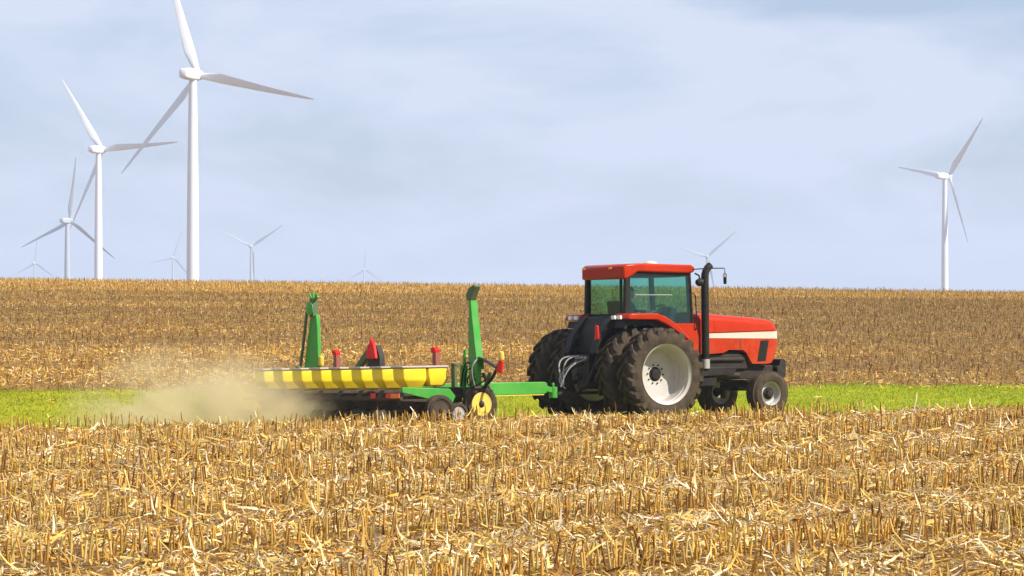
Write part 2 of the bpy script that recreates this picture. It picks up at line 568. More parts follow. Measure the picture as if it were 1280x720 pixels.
# ------------------------------------------------------------------ wheels
def tyre_mesh(Ro, W, Ri, lugs, lug_h, ribs=0):
    mb = MB()
    h = W / 2
    base = Ro - lug_h
    prof = [(Ri, -h * 0.78), (Ri + 0.02, -h * 0.92), (Ri + (base - Ri) * 0.35, -h * 1.02), (Ri + (base - Ri) * 0.7, -h * 1.0), (base - 0.035, -h * 0.90), (base - 0.006, -h * 0.6),
            (base, 0)]
    prof = prof + [(r, -t) for r, t in prof[-2::-1]]
    if ribs:
        q = [(r, t) for r, t in prof if abs(t) > h * 0.61]
        lo, hi = [p for p in q if p[1] < 0], [p for p in q if p[1] > 0]
        mid = []
        for i in range(ribs):
            a = -h * 0.74 + i * (1.48 * h / ribs)
            b = a + 1.48 * h / ribs * 0.7
            mid += [(base - 0.015, a), (Ro, a + 0.005), (Ro, b), (base - 0.015, b + 0.005)]
        prof = lo + mid + hi
    mb.lathe(prof, 64, 'y', close=True)
    for k in range(lugs):
        for sgn in (-1, 1):
            a0 = 2 * math.pi * (k + (0.5 if sgn > 0 else 0)) / lugs
            pts = []
            st = 6
            for i in range(st + 1):
                t = i / st
                y = sgn * (0.012 + (h * 1.0 - 0.012) * t)
                a = a0 + 0.26 * t ** 0.9
                rb = base - 0.03 * max(0, (t - 0.6) / 0.4) ** 2 - 0.02
                rt = Ro - 0.014 * t * t - 0.03 * max(0, (t - 0.88) / 0.12)
                wd = (0.034 + 0.020 * t) / Ro
                wb = wd * 1.35
                pts.append([(rb * math.cos(a - wb), y, rb * math.sin(a - wb)), (rt * math.cos(a - wd), y, rt * math.sin(a - wd)),
                            (rt * math.cos(a + wd), y, rt * math.sin(a + wd)), (rb * math.cos(a + wb), y, rb * math.sin(a + wb))])
            # shoulder end of the lug runs a little down the sidewall
            e = pts[-1]
            a = a0 + 0.27
            pts.append([((base - 0.12) * math.cos(a + d), sgn * h * 1.01, (base - 0.12) * math.sin(a + d)) for d in (-0.03, -0.028, 0.028, 0.03)])
            mb.loft(pts)
    return mb

def bolts(mb, rc, t0, t1, n, r):
    for k in range(n):
        a = 2 * math.pi * k / n
        mb.lathe([(r, t0), (r, t1)], 6, 'y', Matrix.Translation((rc * math.cos(a), 0, rc * math.sin(a))))
    return mb

# ------------------------------------------------------------------ tractor
TH = 33
tractor = empty('tractor', (2.05, 59.74, -0.04), Euler((R(-1.0), 0, R(TH)), 'XYZ'))
prop(tractor, 'red farm tractor with dual rear wheels and black exhaust, driving right across the field', 'tractor')
# local axes: +X forward, +Y left, -Y the side that faces the camera

def rear_wheel(y, out):
    """out = -1: dished side faces -Y"""
    wroot = empty('rear_wheel', (0, y, 0.9), (0, random.uniform(0, 6), 0), tractor)
    tyre_mesh(0.915, 0.48, 0.585, 20, 0.062).build('tyre', M['rubber'], wroot, smooth=35)
    r = MB()
    h = 0.225 * out
    r.lathe([(0.60, h * 1.03), (0.60, h * 0.97), (0.575, h * 0.9), (0.552, h * 0.80), (0.548, h * 0.55), (0.535, h * 0.50), (0.53, -h * 0.62), (0.505, -h * 0.74), (0.46, -h * 0.78), (0.30, -h * 0.72), (0.22, -h * 0.80), (0.1, -h * 0.80),
             (0.1, -h * 0.9), (0.5, -h * 0.86), (0.56, -h * 0.7), (0.56, h * 0.2), (0.585, h * 0.8)], 64, 'y', close=True)
    r.build('rim', M['rim'], wroot, smooth=35)
    hb = MB()
    hb.lathe([(0.15, -h * 0.86), (0.145, -h * 0.80), (0.11, -h * 0.79), (0.10, -h * 0.62), (0.05, -h * 0.58)], 24, 'y')
    bolts(hb, 0.185, -h * 0.84, -h * 0.70, 10, 0.016)
    hb.build('hub', M['black'], wroot, smooth=35)
    return wroot
rear_wheel(-1.60, -1)
rear_wheel(-0.84, -1)
rear_wheel(0.84, 1)
rear_wheel(1.60, 1)

def front_wheel(y, out):
    wroot = empty('front_wheel', (3.22, y, 0.455), (0, 0, 0), tractor)
    tyre_mesh(0.455, 0.33, 0.235, 0, 0.02, ribs=4).build('tyre', M['rubber'], wroot, smooth=30)
    r = MB()
    h = 0.14 * out
    r.lathe([(0.245, h * 1.02), (0.235, h * 0.95), (0.215, h * 0.75), (0.205, h * 0.2), (0.17, h * 0.1), (0.12, h * 0.28), (0.1, h * 0.28), (0.1, h * 0.0), (0.2, -h * 0.1), (0.22, -h * 0.8), (0.24, -h * 1.0), (0.248, 0)], 40, 'y', close=True)
    r.build('rim', M['frim'], wroot, smooth=35)
    hb = MB()
    hb.lathe([(0.13, h * 0.05), (0.13, h * 0.32), (0.075, h * 0.36), (0.07, h * 0.85), (0.03, h * 0.9)], 20, 'y')
    bolts(hb, 0.1, h * 0.3, h * 0.5, 6, 0.014)
    hb.build('hub', M['iron'], wroot, smooth=35)
front_wheel(-0.85, -1)
front_wheel(0.85, 1)

# hood: sections along X, rounded top
HW = 0.43
def hood_ring(x, zb, zt, w):
    pts = [(-w, zb), (-w, zt - 0.16), (-w + 0.02, zt - 0.09), (-w + 0.06, zt - 0.045), (-w + 0.14, zt - 0.015), (-w * 0.4, zt), (w * 0.4, zt), (w - 0.14, zt - 0.015), (w - 0.06, zt - 0.045), (w - 0.02, zt - 0.09), (w, zt - 0.16), (w, zb)]
    return [(x, y, z) for y, z in pts]
hb = MB()
hb.loft([hood_ring(*a) for a in ((1.42, 1.27, 2.13, HW), (2.05, 1.27, 2.105, HW), (2.44, 1.29, 2.08, HW), (2.58, 1.35, 2.065, HW), (2.95, 1.34, 2.04, HW), (3.03, 1.28, 2.035, HW), (3.17, 1.06, 2.025, HW),
     (3.55, 1.05, 1.99, HW), (3.66, 1.07, 1.975, HW), (3.74, 1.16, 1.955, HW - 0.005), (3.81, 1.32, 1.90, HW - 0.02), (3.85, 1.46, 1.84, HW - 0.04), (3.87, 1.52, 1.79, HW - 0.07))])
hood = hb.build('hood', M['red'], tractor, smooth=32)
sb = MB()
for s in (-1, 1):
    y0, y1 = s * (HW + 0.001), s * (HW + 0.006)
    sb.prism([(1.95, 1.595), (3.73, 1.57), (3.73, 1.715), (1.95, 1.685)], y0, y1)
    sb.loft([[(3.73, y0, 1.57), (3.73, y1, 1.57), (3.73, y1, 1.715), (3.73, y0, 1.715)],
             [(3.81, s * (HW - 0.018), 1.57), (3.812, s * (HW - 0.012), 1.57), (3.812, s * (HW - 0.012), 1.72), (3.81, s * (HW - 0.018), 1.72)],
             [(3.855, s * (HW - 0.05), 1.57), (3.861, s * (HW - 0.045), 1.57), (3.861, s * (HW - 0.045), 1.72), (3.855, s * (HW - 0.05), 1.72)]])
sb.build('stripe', M['white'], hood, label='white stripe along the side of the red hood')
sm = MB()
for s in (-1, 1):
    sm.prism([(1.95, 1.693), (3.73, 1.728), (3.73, 1.742), (1.95, 1.707)], s * (HW + 0.001), s * (HW + 0.003))
for s in (-1, 1):
    sm.prism([(2.86, 1.345), (2.872, 1.345), (2.872, 1.60), (2.86, 1.60)], s * (HW + 0.0005), s * (HW + 0.002))
    sm.prism([(2.20, 1.72), (2.21, 1.72), (2.21, 1.94), (2.20, 1.94)], s * (HW + 0.0005), s * (HW + 0.002))
sm.build('panel_seam', M['black'], hood)
for s in (-1, 1):
    vb = MB()
    vb.prism([(3.39, 1.53), (3.61, 1.54), (3.52, 1.11), (3.30, 1.10)], s * (HW - 0.001), s * (HW + 0.004))
    for k in range(9):
        z = 1.14 + 0.045 * k
        xo = 3.315 + (z - 1.11) * 0.21
        vb.box((xo, min(s * (HW + 0.003), s * (HW + 0.012)), z), (xo + 0.19, max(s * (HW + 0.003), s * (HW + 0.012)), z + 0.015))
    vb.build('side_grille', M['black'], hood)
nb = MB()
nb.box((3.862, -0.28, 1.5), (3.878, 0.28, 1.74))
nb.build('front_grille', M['black'], hood)

# chassis, engine, front axle
cb = MB()
cb.box((0.2, -0.26, 0.62), (1.5, 0.26, 1.30))
cb.box((1.5, -0.30, 0.74), (3.5, 0.30, 1.32))
cb.box((2.0, -0.36, 0.95), (3.1, 0.36, 1.26))
cb.box((3.5, -0.24, 0.72), (3.86, 0.24, 1.02))
cb.box((-0.45, -0.34, 0.6), (0.3, 0.34, 1.35))
cb.tube([(0, -1.42, 0.9), (0, 1.42, 0.9)], 0.11, 16)
cb.tube([(2.1, -0.37, 1.15), (3.0, -0.37, 1.15)], 0.05)
cb.tube([(2.2, -0.34, 0.85), (2.9, -0.34, 0.82)], 0.07)
cb.build('chassis', M['iron'], tractor, bevel=0.02)
sb = MB()
sb.prism([(1.30, 0.80), (2.55, 0.84), (2.62, 0.92), (2.62, 1.0), (1.30, 1.0)], -0.62, -0.36)
sb.prism([(1.35, 0.62), (2.15, 0.62), (2.15, 0.8), (1.35, 0.8)], -0.58, -0.34)
sb.build('battery_box', M['black'], tractor, bevel=0.015)
sb = MB()
sb.prism([(1.0, 0.55), (2.3, 0.55), (2.3, 1.15), (1.0, 1.15)], 0.34, 0.72)
sb.build('fuel_tank', M['black'], tractor, bevel=0.05)
ab = MB()
ab.prism([(-0.66, 0.50), (0.66, 0.50), (0.60, 0.62), (0.2, 0.72), (-0.2, 0.72), (-0.60, 0.62)], 3.12, 3.32, 'x')
for s in (-1, 1):
    ab.tube([(3.22, s * 0.64, 0.34), (3.22, s * 0.64, 0.68)], 0.06, 12)
    ab.tube([(3.22, s * 0.64, 0.455), (3.22, s * 0.84, 0.455)], 0.055, 12)
    ab.tube([(3.05, s * 0.12, 0.56), (3.02, s * 0.62, 0.50)], 0.025, 8)
ab.build('front_axle', M['iron'], tractor, bevel=0.012)
wb = MB()
for k in range(10):
    y = -0.315 + k * 0.07
    wb.prism([(3.88, 0.98), (3.88, 0.76), (4.00, 0.72), (4.11, 0.78), (4.12, 1.10), (4.06, 1.15), (3.97, 1.14), (3.95, 1.02)], y - 0.031, y + 0.031)
wb.build('front_weights', M['iron'], tractor, bevel=0.01)

# exhaust stack and intake
eb = MB()
eb.tube([(1.87, -0.58, 1.02), (1.87, -0.58, 1.30), (1.87, -0.58, 2.80), (1.875, -0.58, 2.88), (1.90, -0.58, 2.955), (1.945, -0.58, 3.02), (2.01, -0.58, 3.07)], [0.055, 0.08, 0.08, 0.078, 0.076, 0.074, 0.074], 18)
eb.build('exhaust_stack', M['black'], tractor, smooth=True)
eb = MB()
eb.tube([(1.86, -0.58, 0.98), (1.86, -0.58, 1.17)], 0.095, 16)
eb.tube([(1.86, -0.58, 1.12), (2.0, -0.43, 1.12)], 0.05, 10)
eb.build('exhaust_clamp', M['steel'], tractor, smooth=True)

# cab
CW = 0.70
cabf = MB()
def post(x0, z0, x1, z1, y, wx=0.05, wy=0.035):
    cabf.loft([[(x0 - wx, y - wy, z0), (x0 + wx, y - wy, z0), (x0 + wx, y + wy, z0), (x0 - wx, y + wy, z0)], [(x1 - wx, y - wy, z1), (x1 + wx, y - wy, z1), (x1 + wx, y + wy, z1), (x1 - wx, y + wy, z1)]])
for s in (-1, 1):
    post(-0.16, 2.0, -0.13, 2.93, s * (CW - 0.02), 0.055, 0.045)
    post(1.47, 1.70, 1.40, 2.93, s * (CW - 0.06), 0.045, 0.04)
    cabf.box((-0.1, s * (CW - 0.045), 2.86), (1.4, s * (CW - 0.005), 2.93)) if s > 0 else cabf.box((-0.1, -CW + 0.005, 2.86), (1.4, -CW + 0.045, 2.93))
cabf.box((-0.17, -CW + 0.05, 2.80), (-0.12, CW - 0.05, 2.93))
cabf.box((-0.20, -CW + 0.05, 2.02), (-0.13, CW - 0.05, 2.10))
cabf.box((-0.172, -0.52, 2.1), (-0.125, -0.47, 2.8))
cabf.box((1.38, -CW + 0.1, 2.84), (1.44, CW - 0.1, 2.93))
cabf.box((-0.1, -0.66, 1.36), (1.46, 0.66, 1.44))           # floor
cabf.box((1.42, -0.64, 1.44), (1.50, 0.64, 2.12))         # firewall
cab = cabf.build('cab', M['black'], tractor, bevel=0.01)
rf = MB()
rf.prism([(-0.26, 2.80), (-0.20, 2.78), (-0.02, 2.86), (0.1, 2.935), (1.40, 2.90), (1.50, 2.94), (1.50, 3.03), (1.42, 3.075), (0.1, 3.10), (-0.18, 3.085), (-0.26, 3.03)], -CW - 0.05, CW + 0.03)
rf = rf.build('cab_roof', M['red'], tractor, bevel=0.035)
fb = MB()
fb.box((-0.10, -0.55, 2.83), (1.25, 0.55, 2.90))
fb.build('headliner', M['black'], rf)
for y in (0.64, -0.30):
    lb = MB()
    lb.box((-0.278, y - 0.05, 2.99), (-0.262, y + 0.05, 3.03))
    lb.build('amber_lamp', M['amber'], rf, bevel=0.004)
gb = MB()
gb.lathe([(0.15, 3.087), (0.145, 3.12), (0.10, 3.155), (0.03, 3.165)], 24, 'z', Matrix.Translation((0.85, -0.1, 0)))
gb.build('receiver_dome', M['white'], rf, smooth=True, label='small white dome on the red cab roof')
# glass panes
def pane(name, polys, t0, t1, axis):
    g = MB()
    g.prism(polys, t0, t1, axis)
    return g.build(name, M['glass'], cab)
side_poly = [(-0.10, 2.10), (0.69, 2.10), (1.04, 1.90), (1.43, 1.90), (1.37, 2.86), (-0.08, 2.86)]
pane('side_window', side_poly, -CW + 0.02, -CW + 0.026, 'y')
pane('side_window', side_poly, CW - 0.026, CW - 0.02, 'y')
pane('rear_window', [(-0.64, 2.10), (0.64, 2.10), (0.64, 2.80), (-0.64, 2.80)], -0.150, -0.144, 'x')
wsb = MB()
wsb.loft([[(1.47, -0.60, 2.12), (1.47, 0.60, 2.12), (1.476, 0.60, 2.12), (1.476, -0.60, 2.12)], [(1.405, -0.60, 2.84), (1.405, 0.60, 2.84), (1.411, 0.60, 2.84), (1.411, -0.60, 2.84)]])
wsb.build('windshield', M['glass'], cab)
db = MB()
db.tube([(0.05, -CW - 0.004, 2.47), (0.95, -CW - 0.004, 2.47)], 0.009, 8)
db.build('door_rail', M['hose'], cab)
# red lower door panels / sills
for s in (-1, 1):
    lb = MB()
    lb.prism([(0.72, 1.87), (1.04, 1.895), (1.52, 1.895), (1.60, 1.60), (1.58, 1.22), (1.1, 1.22), (1.02, 1.70)], s * (CW - 0.04), s * (CW + 0.03))
    lb.build('cab_sill', M['red'], tractor, bevel=0.015)
hb = MB()
hb.box((0.10, -CW - 0.035, 2.14), (0.24, -CW - 0.012, 2.17))
hb.build('door_handle', M['black'], cab, bevel=0.004)
hb = MB()
hb.tube([(1.50, -CW - 0.02, 1.75), (1.52, -CW - 0.07, 1.80), (1.49, -CW - 0.07, 2.45), (1.46, -CW - 0.02, 2.50)], 0.014, 8)
hb.build('grab_rail', M['black'], cab, smooth=True)
# interior
ib = MB()
ib.box((0.15, -0.26, 1.62), (0.68, 0.26, 1.76))
ib.loft([[(0.08, -0.24, 1.74), (0.20, -0.26, 1.74), (0.20, 0.26, 1.74), (0.08, 0.24, 1.74)], [(-0.02, -0.22, 2.36), (0.08, -0.24, 2.36), (0.08, 0.24, 2.36), (-0.02, 0.22, 2.36)]])
ib.box((0.22, -0.2, 1.44), (0.6, 0.2, 1.62))
ib.box((0.3, -0.56, 1.44), (0.95, -0.36, 1.98))
ib.build('seat', M['seat'], tractor, bevel=0.04)
ib = MB()
ib.prism([(1.18, 1.44), (1.42, 1.44), (1.42, 2.2), (1.30, 2.24), (1.12, 2.0)], -0.22, 0.22)
Mx = Matrix.Translation((1.06, 0, 2.17)) @ Matrix.Rotation(R(-32), 4, 'Y')
ring = [(0.2 * math.cos(2 * math.pi * k / 24), 0.2 * math.sin(2 * math.pi * k / 24), 0) for k in range(25)]
ib.tube(ring, 0.017, 8, Mx)
for k in range(3):
    a = 2 * math.pi * k / 3
    ib.tube([(0, 0, -0.02), (0.19 * math.cos(a), 0.19 * math.sin(a), 0)], 0.012, 6, Mx)
ib.tube([(0, 0, 0), (0, 0, -0.25)], 0.03, 8, Mx)
ib.build('steering_console', M['seat'], tractor, bevel=0.008)

# fenders
def fender(s):
    top = [(-0.44, 1.99), (-0.37, 2.085), (-0.30, 2.105), (0.30, 2.10), (0.52, 2.03), (0.78, 1.88), (1.07, 1.62)]
    bot = [(1.07, 1.55), (0.75, 1.74), (0.50, 1.88), (0.28, 1.965), (-0.36, 1.975)]
    f = MB()
    f.prism(top + bot, s * 0.58, s * 1.12)
    o = f.build('rear_fender', M['red'], tractor, bevel=0.025)
    g = MB()
    g.prism([(-0.40, 1.962), (0.28, 1.955), (0.5, 1.87), (0.75, 1.73), (1.07, 1.54), (1.07, 1.3), (0.98, 1.36), (0.7, 1.66), (0.2, 1.86), (-0.3, 1.87), (-0.44, 1.82)], s * 0.56, s * 1.0)
    g.build('fender_liner', M['black'], o)
    g = MB()
    g.prism([(-0.30, 2.07), (-0.44, 2.0), (-0.72, 1.66), (-0.84, 1.32), (-0.76, 1.30), (-0.62, 1.60), (-0.40, 1.84), (-0.30, 1.86)], s * 0.36, s * 0.57)
    g.build('fender_skirt', M['black'], o, bevel=0.015)
    for y in (0.66, 0.86):
        g = MB()
        g.box((-0.475, min(s * (y - 0.06), s * (y + 0.06)), 1.985), (-0.425, max(s * (y - 0.06), s * (y + 0.06)), 2.06))
        g.build('work_lamp', M['lamp'], o, bevel=0.01)
    return o
fender(-1)
fender(1)
tl = MB()
tl.prism([(-0.48, 1.58), (-0.62, 1.60), (-0.60, 1.86), (-0.52, 1.88)], -0.80, -0.765, 'x')
tl.build('tail_lamp', M['redlens'], tractor, bevel=0.008)
tl = MB()
tl.box((-0.767, -0.58, 1.64), (-0.66, -0.50, 1.70))
tl.build('tail_bracket', M['black'], tractor)
rb = MB()
rb.prism([(-0.2, 2.06), (-0.36, 2.04), (-0.56, 1.75), (-0.60, 1.3), (-0.2, 1.3)], -0.40, 0.40)
rb.build('rear_housing', M['black'], tractor, bevel=0.03)
# three point linkage, drawbar, hoses
tb = MB()
tb.box((-0.75, -0.22, 0.62), (-0.40, 0.22, 1.30))
for s in (-1, 1):
    tb.loft([[(-0.5, s * 0.38 - 0.03, 0.74), (-0.5, s * 0.38 + 0.03, 0.74), (-0.5, s * 0.38 + 0.03, 0.84), (-0.5, s * 0.38 - 0.03, 0.84)], [(-1.15, s * 0.44 - 0.025, 0.56), (-1.15, s * 0.44 + 0.025, 0.56), (-1.15, s * 0.44 + 0.025, 0.65), (-1.15, s * 0.44 - 0.025, 0.65)]])
    tb.tube([(-0.6, s * 0.4, 1.38), (-0.95, s * 0.43, 0.68)], 0.03, 8)
    tb.loft([[(-0.3, s * 0.34 - 0.03, 1.30), (-0.3, s * 0.34 + 0.03, 1.30), (-0.3, s * 0.34 + 0.03, 1.42), (-0.3, s * 0.34 - 0.03, 1.42)], [(-0.66, s * 0.4 - 0.03, 1.34), (-0.66, s * 0.4 + 0.03, 1.34), (-0.66, s * 0.4 + 0.03, 1.43), (-0.66, s * 0.4 - 0.03, 1.43)]])
tb.tube([(-0.7, 0, 1.15), (-1.05, 0, 1.02)], 0.035, 8)
tb.tube([(-0.70, 0.1, 0.85), (-0.86, 0.1, 0.85)], 0.07, 12)
tb.build('hitch_linkage', M['iron'], tractor, bevel=0.008)
tb = MB()
tb.prism([(-1.50, 0.50), (-0.2, 0.50), (-0.2, 0.56), (-1.50, 0.56)], -0.06, 0.06)
tb.build('drawbar', M['iron'], tractor, bevel=0.006)
hs = MB()
def hose(mb, a, b, sag, side=0.0, r=0.016, n=12):
    a, b = Vector(a), Vector(b)
    mb.tube([a.lerp(b, t / n) + Vector((-0.12 * math.sin(math.pi * t / n), side * math.sin(math.pi * t / n), sag * math.sin(math.pi * t / n))) for t in range(n + 1)], r, 8)
hose(hs, (-0.72, 0.12, 1.26), (-1.2, 0.05, 0.72), 0.18, 0.22)
hose(hs, (-0.72, -0.05, 1.24), (-1.2, 0.02, 0.70), 0.20, 0.10)
hose(hs, (-0.72, 0.18, 1.2), (-1.1, 0.10, 0.62), -0.05, 0.25)
hose(hs, (-0.72, -0.14, 1.2), (-1.3, -0.02, 0.66), 0.12, -0.05)
hs.build('hydraulic_hoses', M['hose'], tractor, smooth=True)
ob = MB()
for y in (-0.16, -0.05, 0.06, 0.17):
    ob.tube([(-0.7, y, 1.22), (-0.80, y, 1.23)], 0.03, 10)
ob.build('remote_valves', M['steel'], tractor, smooth=True)
# mirror and front corner lamp on the camera side
mb = MB()
mb.tube([(1.40, -0.78, 2.98), (1.66, -0.98, 3.00), (1.96, -1.12, 3.00), (1.97, -1.13, 2.88)], 0.011, 8)
arm = mb.build('mirror_arm', M['black'], tractor)
mb = MB()
mb.box((1.95, -1.175, 2.68), (1.98, -1.085, 2.90))
mb.build('mirror', M['black'], arm, bevel=0.015)
mb = MB()
mb.box((1.941, -1.165, 2.82), (1.949, -1.095, 2.89))
mb.build('mirror_glass', M['lamp'], arm)
mb = MB()
mb.tube([(1.46, -0.80, 2.90), (1.56, -0.80, 2.86), (1.58, -0.8, 2.78)], 0.018, 8)
mb.lathe([(0.05, -0.07), (0.075, -0.03), (0.08, 0.05), (0.06, 0.06)], 16, 'x', Matrix.Translation((1.57, -0.80, 2.72)))
mb.build('corner_lamp', M['black'], tractor, smooth=True)

# ------------------------------------------------------------------ driver inside the cab
def skin_body(name, joints, edges, material, parent, sub=2):
    me = bpy.data.meshes.new(name)
    me.from_pydata([j[:3] for j in joints], edges, [])
    o = bpy.data.objects.new(name, me)
    COL.objects.link(o)
    o.parent = parent
    me.materials.append(material)
    bm = bmesh.new()
    bm.from_mesh(me)
    lay = bm.verts.layers.skin.verify()
    bm.verts.ensure_lookup_table()
    for i, j in enumerate(joints):
        bm.verts[i][lay].radius = (j[3], j[4] if len(j) > 4 else j[3])
        bm.verts[i][lay].use_root = (i == 0)
    bm.to_mesh(me)
    bm.free()
    o.modifiers.new('skin', 'SKIN').use_smooth_shade = True
    s = o.modifiers.new('sub', 'SUBSURF')
    s.levels = s.render_levels = sub
    return o
Mt = tractor.matrix_basis.copy() if False else Matrix.LocRotScale(tractor.location, tractor.rotation_euler, None)
driver = empty('person')
driver.matrix_world = Mt @ Matrix.Translation((0.40, 0, 1.76))
prop(driver, 'driver in dark clothes and cap seated behind the tinted cab glass of the red tractor', 'person')
J = [(0, 0, 0.09, 0.15, 0.12), (-0.04, 0, 0.30, 0.15, 0.11), (-0.05, 0, 0.47, 0.17, 0.11), (-0.04, 0, 0.58, 0.07), (-0.02, 0, 0.65, 0.06),
     (-0.04, 0.19, 0.51, 0.065), (0.08, 0.24, 0.28, 0.05), (0.36, 0.20, 0.34, 0.042), (0.55, 0.16, 0.40, 0.035),
     (-0.04, -0.19, 0.51, 0.065), (0.08, -0.24, 0.28, 0.05), (0.36, -0.20, 0.34, 0.042), (0.55, -0.16, 0.40, 0.035),
     (0.08, 0.10, 0.08, 0.10), (0.46, 0.13, 0.07, 0.07), (0.58, 0.13, -0.25, 0.05), (0.70, 0.13, -0.29, 0.04),
     (0.08, -0.10, 0.08, 0.10), (0.46, -0.13, 0.07, 0.07), (0.58, -0.13, -0.25, 0.05), (0.70, -0.13, -0.29, 0.04)]
E_ = [(0, 1), (1, 2), (2, 3), (3, 4), (2, 5), (5, 6), (6, 7), (7, 8), (2, 9), (9, 10), (10, 11), (11, 12), (0, 13), (13, 14), (14, 15), (15, 16), (0, 17), (17, 18), (18, 19), (19, 20)]
skin_body('body', J, E_, M['shirt'], driver)
hd = MB()
rings = []
for z, rx, ry, cx in ((0.63, 0.035, 0.035, 0.0), (0.66, 0.065, 0.055, 0.02), (0.70, 0.085, 0.068, 0.015), (0.745, 0.096, 0.074, 0.008), (0.79, 0.098, 0.076, 0.004), (0.83, 0.090, 0.07, 0.0), (0.86, 0.06, 0.05, 0.0), (0.875, 0.02, 0.02, 0)):
    rings.append([(cx + rx * math.cos(2 * math.pi * k / 20) + (0.018 if k == 0 and 0.7 < z < 0.76 else 0), ry * math.sin(2 * math.pi * k / 20), z) for k in range(20)])
hd.loft(rings)
for s in (-1, 1):
    hd.box((-0.012, s * 0.083 - 0.008, 0.72), (0.012, s * 0.083 + 0.008, 0.775))
hd.build('head', M['skin'], driver, smooth=50)
cp = MB()
cp.loft([[(rx * math.cos(2 * math.pi * k / 20), ry * math.sin(2 * math.pi * k / 20), z) for k in range(20)] for z, rx, ry in ((0.80, 0.106, 0.084), (0.84, 0.103, 0.082), (0.875, 0.075, 0.06), (0.89, 0.02, 0.02))])
cp.prism([(0.08, -0.07), (0.17, -0.04), (0.185, 0), (0.17, 0.04), (0.08, 0.07)], 0.80, 0.812, 'z')
cp.build('cap', M['cap'], driver, smooth=40)

# ------------------------------------------------------------------ planter
planter = empty('planter', (2.05, 59.74, -0.10), Euler((R(-1.8), 0, R(TH)), 'XYZ'))
prop(planter, 'green and yellow eight row planter raising dust behind the red tractor', 'planter')
NT = -5.2                                   # toolbar station
b = MB()
b.box((NT - 0.09, -3.1, 0.60), (NT + 0.09, 3.1, 0.78))
b.build('toolbar', M['dgreen'], planter, bevel=0.012)
b = MB()
b.prism([(NT + 0.09, 0.58), (-1.72, 0.585), (-1.66, 0.62), (-1.66, 0.80), (-1.72, 0.825), (NT + 0.09, 0.84)], -0.10, 0.10)
tongue = b.build('tongue', M['green'], planter, bevel=0.012)
b = MB()
b.box((NT + 0.12, -0.11, 0.565), (-1.75, 0.11, 0.582))
b.build('tongue_flange', M['ryellow'], tongue)
b = MB()
b.prism([(-1.67, 0.64), (-1.50, 0.60), (-1.50, 0.70), (-1.67, 0.76)], -0.06, 0.06)
b.tube([(-1.46, 0, 0.50), (-1.46, 0, 0.72)], 0.085, 14)
b.tube([(-1.46, 0, 0.72), (-1.46, 0, 0.80)], 0.03, 8)
b.build('hitch_coupler', M['green'], tongue, bevel=0.01)
b = MB()
for s in (-1, 1):
    b.loft([[(NT, s * 1.6 - 0.05, 0.62), (NT, s * 1.6 + 0.05, 0.62), (NT, s * 1.6 + 0.05, 0.74), (NT, s * 1.6 - 0.05, 0.74)], [(-3.0, s * 0.1 - 0.05, 0.62), (-3.0, s * 0.1 + 0.05, 0.62), (-3.0, s * 0.1 + 0.05, 0.74), (-3.0, s * 0.1 - 0.05, 0.74)]])
b.build('tongue_brace', M['dgreen'], planter, bevel=0.01)
b = MB()
b.box((-6.78, -3.0, 0.56), (-6.72, 3.0, 0.63))
for s in (-2.9, -0.95, 0.95, 2.9):
    b.box((-6.74, s - 0.03, 0.58), (NT, s + 0.03, 0.64))
b.build('rear_bar', M['soilmetal'], planter, bevel=0.008)

# row units: eight, every part copied
def copy_tree(o, parent):
    c = o.copy()
    COL.objects.link(c)
    c.parent = parent
    for ch in list(o.children):
        copy_tree(ch, c)
    return c
def tapered_box(mb, x0, x1, w, z0, z1, tx, tw):
    mb.loft([[(x0 + tx, -w + tw, z0), (x1 - tx * 0.3, -w + tw, z0), (x1 - tx * 0.3, w - tw, z0), (x0 + tx, w - tw, z0)],
             [(x0 + 0.01, -w + 0.01, z0 + (z1 - z0) * 0.42), (x1, -w, z0 + (z1 - z0) * 0.42), (x1, w, z0 + (z1 - z0) * 0.42), (x0 + 0.01, w - 0.01, z0 + (z1 - z0) * 0.42)],
             [(x0, -w, z1), (x1, -w, z1), (x1, w, z1), (x0, w, z1)]])
unit = empty('row_unit', (0, -2.66, 0), (0, 0, 0), planter)
b = MB()
b.prism([(NT - 0.1, 0.50), (-6.1, 0.44), (-6.5, 0.36), (-6.62, 0.55), (-6.5, 0.74), (-5.6, 0.78), (NT - 0.1, 0.76)], -0.09, 0.09)
b.prism([(-6.05, 0.12), (-6.2, 0.12), (-6.25, 0.5), (-6.0, 0.5)], -0.03, 0.03)
b.tube([(-6.4, 0, 0.42), (-6.95, 0, 0.30)], 0.035, 8)
b.build('shank', M['soilmetal'], unit, bevel=0.012)
b = MB()
tapered_box(b, -6.62, -6.12, 0.195, 0.76, 1.145, 0.14, 0.11)
hopper = b.build('seed_hopper', M['yellow'], unit, bevel=0.03)
b = MB()
tapered_box(b, -6.09, -5.68, 0.195, 0.80, 1.145, 0.06, 0.07)
b.build('chemical_box', M['yellow'], unit, bevel=0.03)
b = MB()
b.box((-6.65, -0.215, 1.142), (-5.66, 0.215, 1.18))
b.build('hopper_lid', M['lid'], unit, bevel=0.012)
b = MB()
for s in (-1, 1):
    b.lathe([(0.14, s * 0.06), (0.19, s * 0.07), (0.2, s * 0.10), (0.19, s * 0.15), (0.14, s * 0.16), (0.05, s * 0.13)], 24, 'y', Matrix.Translation((-6.18, 0, 0.30)))
b.build('gauge_wheel', M['rubber'], unit, smooth=35)
b = MB()
for s in (-1, 1):
    b.lathe([(0.05, s * 0.05), (0.15, s * 0.06), (0.15, s * 0.10), (0.05, s * 0.11)], 20, 'y', Matrix.Translation((-6.98, 0, 0.25)))
b.build('closing_wheel', M['soilmetal'], unit, smooth=35)
